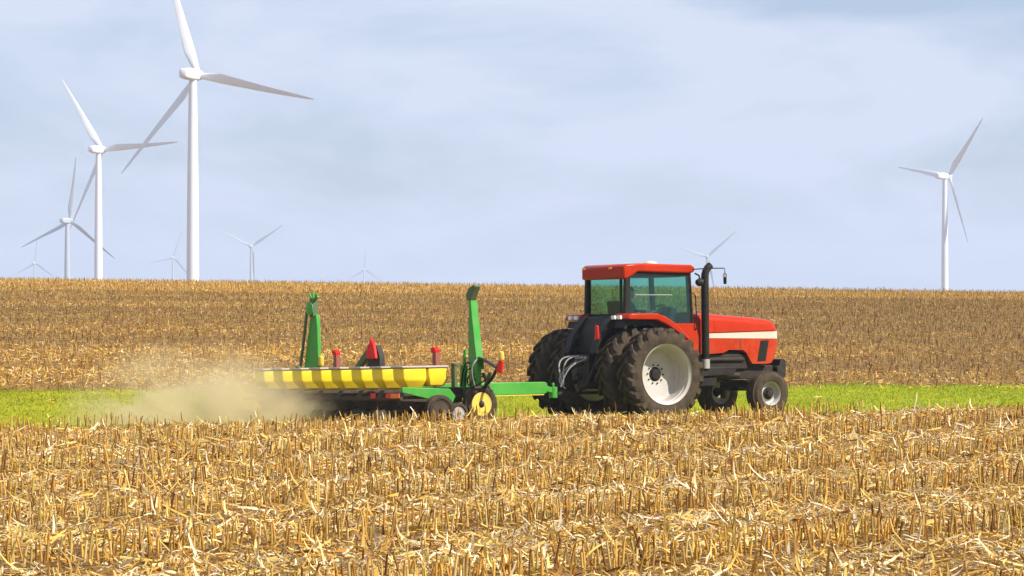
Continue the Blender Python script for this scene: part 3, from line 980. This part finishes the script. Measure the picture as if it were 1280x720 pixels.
for k in range(1, 8):
    u_ = unit.copy()
    COL.objects.link(u_)
    u_.location = (0, -2.66 + 0.76 * k, 0)
    for ch in list(unit.children):
        copy_tree(ch, u_)

# end plates and frame ends
for s in (-1, 1):
    b = MB()
    b.prism([(-6.75, 0.80), (-5.74, 0.755), (-5.62, 0.62), (-5.70, 0.46), (-5.9, 0.50), (-6.3, 0.60), (-6.75, 0.70)], s * 2.97, s * 3.03)
    b.build('side_plate', M['green'], planter, bevel=0.01)
    b = MB()
    b.box((-5.62, min(s * 2.88, s * 3.0), 0.78), (-5.56, max(s * 2.88, s * 3.0), 1.22))
    b.box((-5.62, min(s * 2.88, s * 3.0), 1.15), (-5.50, max(s * 2.88, s * 3.0), 1.20))
    b.build('frame_post', M['dgreen'], planter, bevel=0.008)
b = MB()
b.box((-6.80, -2.16, 0.595), (-6.785, -1.98, 0.69))
b.build('reflector', M['redlens'], planter, bevel=0.004, label='red reflector on the rear bar')
b = MB()
b.box((-6.80, -3.0, 0.60), (-6.785, -2.70, 0.685))
b.build('reflector', M['orange'], planter, bevel=0.004, label='long orange reflector near the end of the rear bar')
b = MB()
b.box((-6.80, -2.695, 0.60), (-6.785, -2.52, 0.685))
b.build('reflector', M['redlens'], planter, bevel=0.004, label='dark red reflector beside the orange one')

# row markers, folded upright
def marker(s, near):
    y = lambda v: -v                          # v: offset to the camera side
    root = empty('row_marker', (0, 0, 0), (0, 0, 0), planter)
    if near:
        lo = [(2.88, 0.62), (3.18, 0.62), (3.20, 1.05), (3.12, 1.55), (3.04, 2.05), (3.00, 2.40), (2.93, 2.40), (2.89, 1.9)]
        ti = [(2.92, 2.36), (2.90, 2.46), (2.98, 2.58), (3.17, 2.645), (3.20, 2.61), (3.09, 2.45), (3.04, 2.36)]
    else:
        lo = [(-3.42, 0.62), (-2.78, 0.62), (-2.74, 1.25), (-2.76, 2.0), (-2.80, 2.24), (-3.02, 2.24), (-3.12, 1.9), (-3.30, 1.25)]
        ti = [(-2.98, 2.2), (-3.0, 2.42), (-2.98, 2.56), (-2.86, 2.56), (-2.84, 2.2)]
    b = MB()
    b.prism([(y(v), z) for v, z in lo], NT - 0.04, NT + 0.04, 'x')
    b.build('lower_arm', M['green'], root, bevel=0.008)
    b = MB()
    b.prism([(y(v), z) for v, z in ti], NT - 0.085, NT + 0.045, 'x')
    b.build('upper_arm', M['dgreen'], root, bevel=0.008)
    b = MB()
    if near:
        b.loft([[(NT - 0.07, y(v) - 0.02, z), (NT + 0.07, y(v) - 0.02, z), (NT + 0.07, y(v) + 0.02, z), (NT - 0.07, y(v) + 0.02, z)] for v, z in ((3.22, 1.1), (3.14, 1.55), (3.06, 2.05), (3.02, 2.36))])
        b.build('arm_flange', M['green'], root)
        b = MB()
        b.lathe([(0.21, 0.0), (0.20, 0.03), (0.08, 0.06), (0.03, 0.06)], 28, 'z', Matrix.Translation((NT + 0.1, -3.30, 1.20)) @ Matrix.Rotation(R(28), 4, 'Y') @ Matrix.Rotation(R(16), 4, 'X'))
        b.build('marker_disc', M['black'], root, smooth=35)
    else:
        b.tube([(NT - 0.1, y(-3.44), 0.9), (NT - 0.1, y(-3.16), 1.9), (NT - 0.1, y(-3.06), 2.3)], 0.03, 8)
        b.build('fold_rod', M['dgreen'], root)
        b = MB()
        for v, z in ((-3.10, 2.66), (-2.95, 2.69), (-2.78, 2.65), (-2.74, 2.60)):
            b.tube([(NT - 0.02, y(-2.93), 2.48), (NT - 0.02, y(v), z)], [0.03, 0.022], 6)
        b.lathe([(0.02, -0.02), (0.14, -0.005), (0.14, 0.005), (0.02, 0.02)], 20, 'x', Matrix.Translation((NT - 0.12, y(-2.92), 2.36)))
        b.build('marker_fork', M['green'], root)
marker(1, True)
marker(-1, False)
# lift cylinders, hoses at the near end
b = MB()
b.tube([(NT - 0.02, -2.66, 0.62), (NT - 0.02, -2.70, 1.18)], 0.075, 12)
b.tube([(NT - 0.02, -2.70, 1.18), (NT - 0.02, -2.74, 1.46)], 0.03, 10)
b.build('lift_cylinder', M['green'], planter, smooth=True)
b = MB()
b.tube([(NT + 0.05, -2.9, 0.6), (NT + 0.05, -2.84, 1.4)], 0.03, 8)
b.tube([(NT + 0.12, -3.12, 0.66), (NT + 0.12, -3.36, 1.02)], 0.04, 8)
b.tube([(NT + 0.12, -3.12, 1.02), (NT + 0.12, -3.40, 0.70)], 0.03, 8)
b.build('bracket', M['dgreen'], planter, smooth=True)
b = MB()
for q in range(5):
    hose(b, (NT - 0.12, -2.75 - q * 0.12, 0.8), (NT + 0.1, -2.9 - q * 0.09, 1.15 - 0.06 * q), 0.22 - 0.08 * q, -0.1 + 0.05 * q, 0.014)
b.build('hydraulic_hoses', M['black'], planter, smooth=True)
b = MB()
for q in range(2):
    hose(b, (NT - 0.1, -3.0 - q * 0.2, 0.75), (NT - 0.05, -3.25, 1.3), 0.1, -0.12 + 0.1 * q, 0.012)
b.build('brake_cables', M['hose'], planter, smooth=True)
# safety lamps on stalks
def safety_lamp(s, stalk):
    root = empty('safety_lamp', (0, 0, 0), (0, 0, 0), planter)
    b = MB()
    if stalk:
        b.tube([(NT + 0.1, -3.15, 0.72), (NT + 0.12, -3.45, 0.95), (NT + 0.14, -3.68, 1.24)], 0.028, 8)
        b.build('stalk', M['black'], root)
        b = MB()
        b.prism([(-3.60, 1.04), (-3.78, 1.02), (-3.82, 1.24), (-3.70, 1.26)], NT + 0.08, NT + 0.13, 'x')
        b.build('red_lens', M['redlens'], root, bevel=0.01)
        b = MB()
        b.lathe([(0.05, 1.262), (0.06, 1.30), (0.05, 1.40), (0.02, 1.42)], 16, 'z', Matrix.Translation((NT + 0.105, -3.77, 0)))
        b.build('amber_lens', M['amber'] if False else M['ryellow'], root, smooth=True)
    else:
        b.tube([(NT, 2.72, 0.75), (NT, 2.70, 1.22)], 0.025, 8)
        b.build('stalk', M['ryellow'], root)
        b = MB()
        b.lathe([(0.05, 1.22), (0.06, 1.25), (0.05, 1.40), (0.02, 1.42)], 16, 'z', Matrix.Translation((NT, 2.69, 0)))
        b.build('amber_lens', M['ryellow'], root, smooth=True)
safety_lamp(1, True)
safety_lamp(-1, False)
# centre fold linkage with red guard, small red posts
b = MB()
b.prism([(1.52, 1.02), (1.38, 1.02), (0.66, 1.42), (0.66, 1.52), (0.82, 1.52)], NT - 0.05, NT + 0.05, 'x')
b.prism([(0.98, 1.0), (0.60, 1.0), (0.60, 1.40), (0.80, 1.40)], NT - 0.02, NT + 0.02, 'x')
b.build('fold_link', M['dgreen'], planter, bevel=0.01)
b = MB()
b.prism([(0.74, 0.78), (0.30, 0.78), (0.30, 1.36), (0.42, 1.60), (0.60, 1.40), (0.74, 1.36)], NT - 0.06, NT + 0.06, 'x')
b.build('center_tower', M['iron'], planter, bevel=0.01)
b = MB()
b.prism([(0.70, 1.335), (0.34, 1.335), (0.42, 1.62), (0.48, 1.66), (0.53, 1.74), (0.58, 1.62), (0.64, 1.60)], NT - 0.13, NT - 0.063, 'x')
b.build('red_guard', M['redplain'], planter, bevel=0.012)
for v in (-2.05, 1.69):
    b = MB()
    b.box((NT - 0.05, -v - 0.06, 0.78), (NT + 0.05, -v + 0.06, 1.42))
    p_ = b.build('latch_post', M['rust'], planter, bevel=0.008)
    b = MB()
    b.prism([(-v - 0.05, 1.42), (-v + 0.09, 1.42), (-v + 0.12, 1.50), (-v + 0.02, 1.53), (-v - 0.05, 1.48)], NT - 0.055, NT + 0.055, 'x')
    b.build('post_cap', M['redplain'], p_, bevel=0.008)
# carrying wheels
def carry_wheel(x, y, z, r, rimmat):
    root = empty('carrying_wheel', (x, y, z), (0, 0, 0), planter)
    tyre_mesh(r, 0.19, r * 0.62, 0, 0.012, ribs=3).build('tyre', M['rubber'], root, smooth=30)
    b = MB()
    for s in (-1, 1):
        b.lathe([(r * 0.64, s * 0.075), (r * 0.60, s * 0.082), (r * 0.54, s * 0.05), (r * 0.34, s * 0.02), (r * 0.22, s * 0.045), (r * 0.12, s * 0.09), (r * 0.05, s * 0.09)], 32, 'y')
    b.build('rim', rimmat, root, smooth=35)
    b = MB()
    b.lathe([(r * 0.30, -0.055), (r * 0.30, -0.03), (r * 0.12, -0.1), (0.02, -0.11)], 20, 'y')
    b.build('hub', M['iron'], root, smooth=35)
carry_wheel(NT + 0.02, -3.14, 0.46, 0.34, M['ryellow'])
carry_wheel(NT + 0.02, 3.14, 0.46, 0.34, M['ryellow'])
carry_wheel(-6.06, -3.16, 0.36, 0.29, M['soilmetal'])
carry_wheel(-5.72, -3.22, 0.30, 0.20, M['steel'])

# ------------------------------------------------------------------ corn stubble and residue
def row_uv(x, y, ang):
    c, s = math.cos(R(ang)), math.sin(R(ang))
    return x * c + y * s, -x * s + y * c       # along the row, across the rows
ROWANG = 46
def pick(cols, n, lo, hi):
    cols = np.array(cols) * np.array([1.0, 0.95, 0.82])
    a = cols[rng.integers(0, len(cols), n)]
    return a * rng.uniform(lo, hi, (n, 1)) * rng.uniform(0.93, 1.07, (n, 3))
STRAW = [(0.72, 0.46, 0.11), (0.78, 0.53, 0.16), (0.64, 0.37, 0.07), (0.50, 0.25, 0.04), (0.84, 0.63, 0.24), (0.34, 0.15, 0.03), (0.74, 0.44, 0.075)]
LEAF = [(0.76, 0.51, 0.13), (0.82, 0.60, 0.20), (0.86, 0.70, 0.34), (0.66, 0.40, 0.085), (0.48, 0.25, 0.045), (0.28, 0.13, 0.03), (0.74, 0.45, 0.08), (0.56, 0.31, 0.06), (0.38, 0.18, 0.035), (0.88, 0.76, 0.56), (0.80, 0.56, 0.16)]

def flat_band(v):
    """share of stalks knocked flat where combine wheels ran, per distance across the rows"""
    p = (v + 0.4 * np.sin(v * 0.21)) / 4.0
    p = p - np.floor(p)
    return 1 - np.exp(-((p - 0.5) / 0.115) ** 4)

def stalk_grid(x0, x1, y0, y1, mask, spacing, row=0.76, ang=ROWANG):
    c, s = math.cos(R(ang)), math.sin(R(ang))
    cx, cy = (x0 + x1) / 2, (y0 + y1) / 2
    rad = math.hypot(x1 - x0, y1 - y0) / 2
    a = np.arange(-rad, rad, spacing)
    v = np.arange(-rad, rad, row)
    A, V = np.meshgrid(a, v)
    A = A + rng.uniform(-0.45, 0.45, A.shape) * spacing + rng.uniform(0, 1, (len(v), 1))
    V = V + rng.normal(0, 0.035, A.shape)
    x = cx + A * c - V * s
    y = cy + A * s + V * c
    x, y = x.ravel(), y.ravel()
    k = (x > x0) & (x < x1) & (y > y0) & (y < y1) & mask(x, y)
    return x[k], y[k]

def tubes(x, y, h, r, lean, sides, seg, cols, r_top=0.8, zoff=-0.03):
    """many stalks as arrays: seg+1 rings of `sides` verts, capped with a slanted cut"""
    n = len(x)
    z = ground_z(x, y) + zoff
    ang = np.arange(sides) * 2 * math.pi / sides
    ph = rng.uniform(0, 2 * math.pi, n)
    bend = rng.normal(0, 0.06, (n, 2))
    V = np.empty((n, (seg + 1) * sides, 3), np.float32)
    for i in range(seg + 1):
        t = i / seg
        rr = r * (1.15 - (1.15 - r_top) * t)
        ox = lean[:, 0] * h * t + bend[:, 0] * h * t * t
        oy = lean[:, 1] * h * t + bend[:, 1] * h * t * t
        for k in range(sides):
            V[:, i * sides + k, 0] = x + ox + rr * np.cos(ang[k] + ph)
            V[:, i * sides + k, 1] = y + oy + rr * np.sin(ang[k] + ph)
            cut = (np.cos(ang[k]) * r * 1.6 if i == seg else 0)
            V[:, i * sides + k, 2] = z + h * t + cut
    base = (np.arange(n) * (seg + 1) * sides)[:, None]
    F = []
    for i in range(seg):
        for k in range(sides):
            F.append([i * sides + k, i * sides + (k + 1) % sides, (i + 1) * sides + (k + 1) % sides, (i + 1) * sides + k])
    F = np.array(F)
    faces = (base[:, :, None] + F[None]).reshape(-1, 4)
    T = np.repeat(cols[:, None, :], (seg + 1) * sides, 1)
    return V.reshape(-1, 3), faces, T.reshape(-1, 3)

def strips(x, y, L, W, pitch, cols, seg=3, curl=0.5, lift=0.02, ang=None):
    """leaf and husk pieces: bent ribbons lying on the ground"""
    n = len(x)
    z = ground_z(x, y)
    a = rng.uniform(0, 2 * math.pi, n) if ang is None else ang
    roll = rng.normal(0, 0.55, n)
    cu = rng.normal(0, curl, n)
    turn = rng.normal(0, 0.35, n)
    V = np.empty((n, (seg + 1) * 2, 3), np.float32)
    px = x.copy()
    py = y.copy()
    pz = z + lift * rng.uniform(0.2, 1.8, n)
    pt, aa = pitch.copy(), a.copy()
    for i in range(seg + 1):
        t = i / seg
        wid = W * (0.45 + 0.55 * math.sin(math.pi * min(1, 0.25 + 0.75 * t))) * 0.5
        nxv = -np.sin(aa) * np.cos(roll)
        nyv = np.cos(aa) * np.cos(roll)
        nzv = np.sin(roll)
        V[:, 2 * i, 0], V[:, 2 * i, 1], V[:, 2 * i, 2] = px + nxv * wid, py + nyv * wid, pz + nzv * wid
        V[:, 2 * i + 1, 0], V[:, 2 * i + 1, 1], V[:, 2 * i + 1, 2] = px - nxv * wid, py - nyv * wid, pz - nzv * wid
        d = L / seg
        px = px + np.cos(aa) * np.cos(pt) * d
        py = py + np.sin(aa) * np.cos(pt) * d
        pz = np.maximum(pz + np.sin(pt) * d, z + 0.006)
        pt = pt - cu / seg
        aa = aa + turn / seg
    base = (np.arange(n) * (seg + 1) * 2)[:, None]
    F = np.array([[2 * i, 2 * i + 1, 2 * i + 3, 2 * i + 2] for i in range(seg)])
    faces = (base[:, :, None] + F[None]).reshape(-1, 4)
    T = np.repeat(cols[:, None, :], (seg + 1) * 2, 1)
    return V.reshape(-1, 3), faces, T.reshape(-1, 3)

def merge(parts):
    vs, fs, ts, b = [], [], [], 0
    for v, f, t in parts:
        vs.append(v)
        fs.append(f + b)
        ts.append(t)
        b += len(v)
    return np.concatenate(vs), np.concatenate(fs), np.concatenate(ts)

def near_mask(x, y):
    u = y - EDGE * x
    return (u < U_STUB + 0.35 * np.sin(x * 1.7) + 0.2 * np.sin(x * 5.1)) & (np.abs(x) < 0.172 * y * 1.18 + 1.2)

# --- near field stalks
sx, sy = stalk_grid(-14, 14, 21.5, 58, near_mask, 0.095, row=0.34)
_, sv = row_uv(sx, sy, ROWANG)
fb_ = flat_band(sv)
keep = rng.uniform(0, 1, len(sx)) > 0.03 + 0.90 * fb_
sx, sy, fb_ = sx[keep], sy[keep], fb_[keep]
n = len(sx)
sh = np.clip(rng.normal(0.285, 0.035, n), 0.14, 0.40) * (1 - 0.5 * fb_)
sr = rng.uniform(0.0085, 0.0135, n)
sl_ = rng.normal(0, 0.085, (n, 2))
sc_ = pick(STRAW, n, 0.48, 0.98)
# the 300 that show largest stand as single objects
pxx = 640 + 3720 * sx / sy
pyy = 360 - 3720 * (ground_z(sx, sy) + sh * 0.6 - H) / sy
vis = (pxx > 4) & (pxx < 1276) & (pyy < 716)
order = np.argsort(np.where(vis, sy, 1e9))
single = order[:300]
rest = np.ones(n, bool)
rest[single] = False
stalk_meshes = []
for q in range(24):
    hh = 0.34
    v, f, t = tubes(np.zeros(1), np.zeros(1), np.array([hh]), np.array([rng.uniform(0.010, 0.0145)]), rng.normal(0, 0.10, (1, 2)), 8, 4, pick(STRAW, 1, 0.50, 1.02))
    v[:, 2] -= float(ground_z(0, 0))
    # dry sheath hanging off the stalk
    pr = [(v, f, t)]
    for _k in range(rng.integers(0, 3)):
        z0 = rng.uniform(0.05, 0.26)
        v2, f2, t2 = strips(np.zeros(1), np.zeros(1), np.array([rng.uniform(0.1, 0.24)]), np.array([rng.uniform(0.015, 0.03)]), np.array([rng.uniform(0.3, 1.3)]), pick(LEAF, 1, 0.8, 1.1), 4, 2.2, 0.0)
        v2[:, 2] += z0 - float(ground_z(0, 0))
        pr.append((v2, f2, t2))
    v, f, t = merge(pr)
    o = np_mesh('corn_stalk', v, f, M['straw'], t)
    stalk_meshes.append(o.data)
    bpy.data.objects.remove(o)
for i in single:
    o = bpy.data.objects.new('corn_stalk', stalk_meshes[int(rng.integers(0, 24))])
    COL.objects.link(o)
    o.location = (sx[i], sy[i], float(ground_z(sx[i], sy[i])) - 0.01)
    o.rotation_euler = (0, 0, rng.uniform(0, 6.28))
    k = sh[i] / 0.34
    o.scale = (1, 1, k)
    prop(o, 'cut dry corn stalk standing in the front rows of the stubble', 'corn stalk', 'cut corn stalks in the front rows')
parts = [tubes(sx[rest], sy[rest], sh[rest], sr[rest], sl_[rest], 6, 3, sc_[rest])]
# sheaths on about half of the stalks
hs_ = rest & (rng.uniform(0, 1, n) < 0.55)
m_ = int(hs_.sum())
v, f, t = strips(sx[hs_], sy[hs_], rng.uniform(0.06, 0.2, m_), rng.uniform(0.008, 0.02, m_), rng.uniform(0.2, 1.4, m_), pick(LEAF, m_, 0.75, 1.1), 3, 2.0, 0.0)
off = np.repeat(rng.uniform(0.04, 0.8, m_) * sh[hs_], 8)
v[:, 2] += off.astype(np.float32)
parts.append((v, f, t))
v, f, t = merge(parts)
prop(np_mesh('corn_stubble', v, f, M['straw'], t), 'rows of cut corn stubble between the camera and the grass strip', 'stubble', kind='stuff')

# --- near field litter
def scatter(nn, x0, x1, y0, y1, mask):
    x = rng.uniform(x0, x1, nn)
    y = rng.uniform(y0, y1, nn)
    k = mask(x, y)
    return x[k], y[k]
lx, ly = scatter(210000, -12.5, 12.5, 21, 57, near_mask)
_, lv = row_uv(lx, ly, ROWANG)
lb_ = flat_band(lv)
k = rng.uniform(0, 1, len(lx)) < 0.35 + 0.65 * lb_
lx, ly, lb_ = lx[k], ly[k], lb_[k]
n = len(lx)
lc = pick(LEAF, n, 0.5, 1.02) * (0.76 + 0.27 * lb_)[:, None]
cream = (rng.uniform(0, 1, n) < 0.17 * lb_)[:, None]
lc = np.where(cream, np.array([0.84, 0.70, 0.44]) * rng.uniform(0.75, 1.05, (n, 1)), lc)
big = rng.uniform(0, 1, n) < 0.10
LL = np.where(big, rng.uniform(0.2, 0.42, n), rng.uniform(0.05, 0.2, n))
WW = np.where(big, rng.uniform(0.016, 0.036, n), rng.uniform(0.007, 0.022, n))
pit = np.abs(rng.normal(0, 0.20, n)) + np.where(rng.uniform(0, 1, n) < 0.03, rng.uniform(0.4, 1.1, n), 0)
parts = [strips(lx, ly, LL, WW, pit, lc, 3, 0.8, 0.03)]
# broken stalk lengths lying down
bx_, by_ = scatter(6000, -12.5, 12.5, 21, 57, near_mask)
n = len(bx_)
th_ = rng.uniform(0, 6.28, n)
ln = rng.uniform(0.08, 0.34, n)
lean = np.stack([np.cos(th_), np.sin(th_)], 1) * (ln / 0.04)[:, None]
parts.append(tubes(bx_, by_, np.full(n, 0.04) * rng.uniform(0.4, 2.0, n), rng.uniform(0.008, 0.014, n), lean, 5, 1, pick(STRAW, n, 0.6, 1.2), zoff=0.01))
gxx, gyy = scatter(4200, -18, 18, 50, 80, lambda x, y: (y - EDGE * x > U_STUB - 0.5) & (y - EDGE * x < U_FOOT))
kk = rng.uniform(0, 1, len(gxx)) < np.exp(-np.minimum(gyy - EDGE * gxx - U_STUB + 0.5, U_FOOT - gyy + EDGE * gxx) / 2.2) + 0.06
gxx, gyy = gxx[kk], gyy[kk]
n = len(gxx)
sv_, sf_, st_ = strips(gxx, gyy, rng.uniform(0.1, 0.3, n), rng.uniform(0.012, 0.03, n), np.abs(rng.normal(0.1, 0.2, n)), pick(LEAF, n, 0.7, 1.0), 3, 0.8, 0.06)
parts.append((sv_, sf_, st_))
v, f, t = merge(parts)
prop(np_mesh('crop_residue', v, f, M['straw'], t), 'pale dry leaves, husks and broken stalks lying between the stubble rows', 'residue', kind='stuff')

# --- hill stubble and litter
def hill_mask(x, y):
    u = y - EDGE * x
    return (u > U_FOOT - 0.6 + 0.5 * np.sin(x * 0.9) + 0.3 * np.sin(x * 2.3)) & (u < U_CREST + 16) & (np.abs(x) < 0.172 * y * 1.12 + 2)
def residue(x, u):
    """how much pale residue covers the slope: bands along it, patchy across"""
    g = 0.30 + 0.55 * np.exp(-((u - 91 - 0.15 * x) / 8) ** 2) * (1 - sstep(-5, 25, x)) + 0.30 * np.exp(-((u - 78) / 5) ** 2) + 0.65 * sstep(150, 180, u + 0.2 * x)
    g = g + 0.16 * np.sin(u * 0.42 + 0.8 * np.sin(x * 0.07)) + 0.12 * np.sin(u * 1.1 + x * 0.1 + 1) + 0.22 * wob(x * 0.5, u * 0.9) - 0.011 * np.clip(x, -12, 22)
    return np.clip(g, 0.05, 1.15)
hx_, hy_ = stalk_grid(-46, 46, 70, 216, hill_mask, 0.30, ang=20)
n = len(hx_)
hh = np.clip(rng.normal(0.19, 0.06, n), 0.06, 0.36) + 0.06 * (hy_ - EDGE * hx_ > 165)
parts = [tubes(hx_, hy_, hh, rng.uniform(0.010, 0.017, n), rng.normal(0, 0.18, (n, 2)), 4, 1, pick(STRAW, n, 0.45, 0.95) * (0.50 + 0.58 * residue(hx_, hy_ - EDGE * hx_))[:, None])]
lx, ly = scatter(900000, -46, 46, 70, 216, hill_mask)
u = ly - EDGE * lx
patch = residue(lx, u)
k = rng.uniform(0, 1, len(lx)) < np.clip(0.16 + 0.70 * patch, 0.05, 1)
lx, ly = lx[k], ly[k]
n = len(lx)
parts.append(strips(lx, ly, rng.uniform(0.06, 0.24, n), rng.uniform(0.012, 0.034, n), np.abs(rng.normal(0.05, 0.25, n)), pick(LEAF, n, 0.42, 0.98) * np.array([1.0, 0.93, 0.75]) * np.clip(0.44 + 0.80 * patch[k], 0.45, 1.25)[:, None], 2, 0.8, 0.04))
v, f, t = merge(parts)
prop(np_mesh('hill_stubble', v, f, M['straw'], t), 'brown and golden corn stubble covering the rising field behind the grass strip', 'stubble', kind='stuff')

# --- grass strip
def grass_mask(x, y):
    u = y - EDGE * x
    return (u > U_STUB - 0.3 + 0.3 * np.sin(x * 1.7)) & (u < U_FOOT + 0.3 + 0.9 * np.sin(x * 0.9) + 0.7 * np.sin(x * 2.3) + 0.5 * np.sin(x * 5.7 + 1)) & (np.abs(x) < 0.172 * y * 1.15 + 2)
gx_, gy_ = scatter(260000, -20, 20, 48, 82, grass_mask)
n = len(gx_)
GC = [(0.33, 0.36, 0.008), (0.38, 0.38, 0.008), (0.26, 0.32, 0.008), (0.46, 0.41, 0.012), (0.50, 0.42, 0.03)]
gcol = pick(GC, n, 0.8, 1.15)
dry = 0.5 + 0.5 * wob(gx_ * 0.8, gy_ * 1.2) 
gcol = 0.9 * gcol * (1 + 0.5 * (dry[:, None] - 0.5))
tan_ = (rng.uniform(0, 1, n) < 0.03 + 0.22 * np.clip(wob(gx_ * 1.7 + 3, gy_ * 2.1) - 0.15, 0, 1))[:, None]
gcol = np.where(tan_, pick(LEAF, n, 0.6, 0.95), gcol)
gcol[:, 0] *= 0.90 - 0.20 * sstep(-6, 8, gx_)
parts = [strips(gx_, gy_, rng.uniform(0.03, 0.09, n), rng.uniform(0.008, 0.018, n), rng.uniform(0.2, 1.2, n), gcol, 2, 0.9, 0.0)]
v, f, t = merge(parts)
prop(np_mesh('grass', v, f, M['grass'], t), 'bright green grass strip between the two stubble fields', 'grass', kind='stuff')

# ------------------------------------------------------------------ dust raised by the planter
def dust_material():
    m = bpy.data.materials.new('tan_dust')
    m.use_nodes = True
    t = m.node_tree
    t.nodes.clear()
    L = t.links.new
    o = t.nodes.new('ShaderNodeOutputMaterial')
    pv = t.nodes.new('ShaderNodeVolumePrincipled')
    pv.inputs['Color'].default_value = (0.98, 0.82, 0.50, 1)
    pv.inputs['Anisotropy'].default_value = 0.2
    tcn = t.nodes.new('ShaderNodeTexCoord')
    ln_ = t.nodes.new('ShaderNodeVectorMath')
    ln_.operation = 'LENGTH'
    L(tcn.outputs['Object'], ln_.inputs[0])
    fall = t.nodes.new('ShaderNodeMapRange')
    fall.interpolation_type = 'SMOOTHSTEP'
    fall.inputs[1].default_value, fall.inputs[2].default_value = 0.15, 0.98
    fall.inputs[3].default_value, fall.inputs[4].default_value = 1.0, 0.0
    L(ln_.outputs['Value'], fall.inputs[0])
    nz_ = t.nodes.new('ShaderNodeTexNoise')
    nz_.inputs['Scale'].default_value = 2.0
    nz_.inputs['Detail'].default_value = 6
    nz_.inputs['Roughness'].default_value = 0.6
    nz_.inputs['Distortion'].default_value = 0.6
    L(tcn.outputs['Object'], nz_.inputs['Vector'])
    nr = t.nodes.new('ShaderNodeMapRange')
    nr.inputs[1].default_value, nr.inputs[2].default_value = 0.43, 0.68
    L(nz_.outputs['Fac'], nr.inputs[0])
    mu = t.nodes.new('ShaderNodeMath')
    mu.operation = 'MULTIPLY'
    L(fall.outputs[0], mu.inputs[0])
    L(nr.outputs[0], mu.inputs[1])
    m2 = t.nodes.new('ShaderNodeMath')
    m2.operation = 'MULTIPLY'
    L(mu.outputs[0], m2.inputs[0])
    m2.inputs[1].default_value = 3.6
    L(m2.outputs[0], pv.inputs['Density'])
    L(pv.outputs[0], o.inputs['Volume'])
    return m
b = MB()
b.lathe([(math.sin(math.pi * i / 16) if 0 < i < 16 else 0.01, -math.cos(math.pi * i / 16)) for i in range(17)], 32, 'z')
d_ = b.build('dust', dust_material())
d_.location = (-5.75, 55.9, -0.1)
d_.scale = (3.1, 2.7, 1.9)
d_.rotation_euler = (0, R(3), R(12))
prop(d_, 'tan dust cloud drifting from the far end of the planter over the grass', 'dust', kind='stuff')

# ------------------------------------------------------------------ haze
m = bpy.data.materials.new('pale_haze')
m.use_nodes = True
t = m.node_tree
t.nodes.clear()
o = t.nodes.new('ShaderNodeOutputMaterial')
pv = t.nodes.new('ShaderNodeVolumePrincipled')
pv.inputs['Color'].default_value = (0.60, 0.72, 0.93, 1)
pv.inputs['Density'].default_value = 0.00021
pv.inputs['Anisotropy'].default_value = 0.0
t.links.new(pv.outputs[0], o.inputs['Volume'])
b = MB()
b.box((-4100, -45, -62), (4100, 9100, 128))
prop(b.build('haze', m), 'pale blue haze that fades the distant wind turbines', 'haze', kind='stuff')
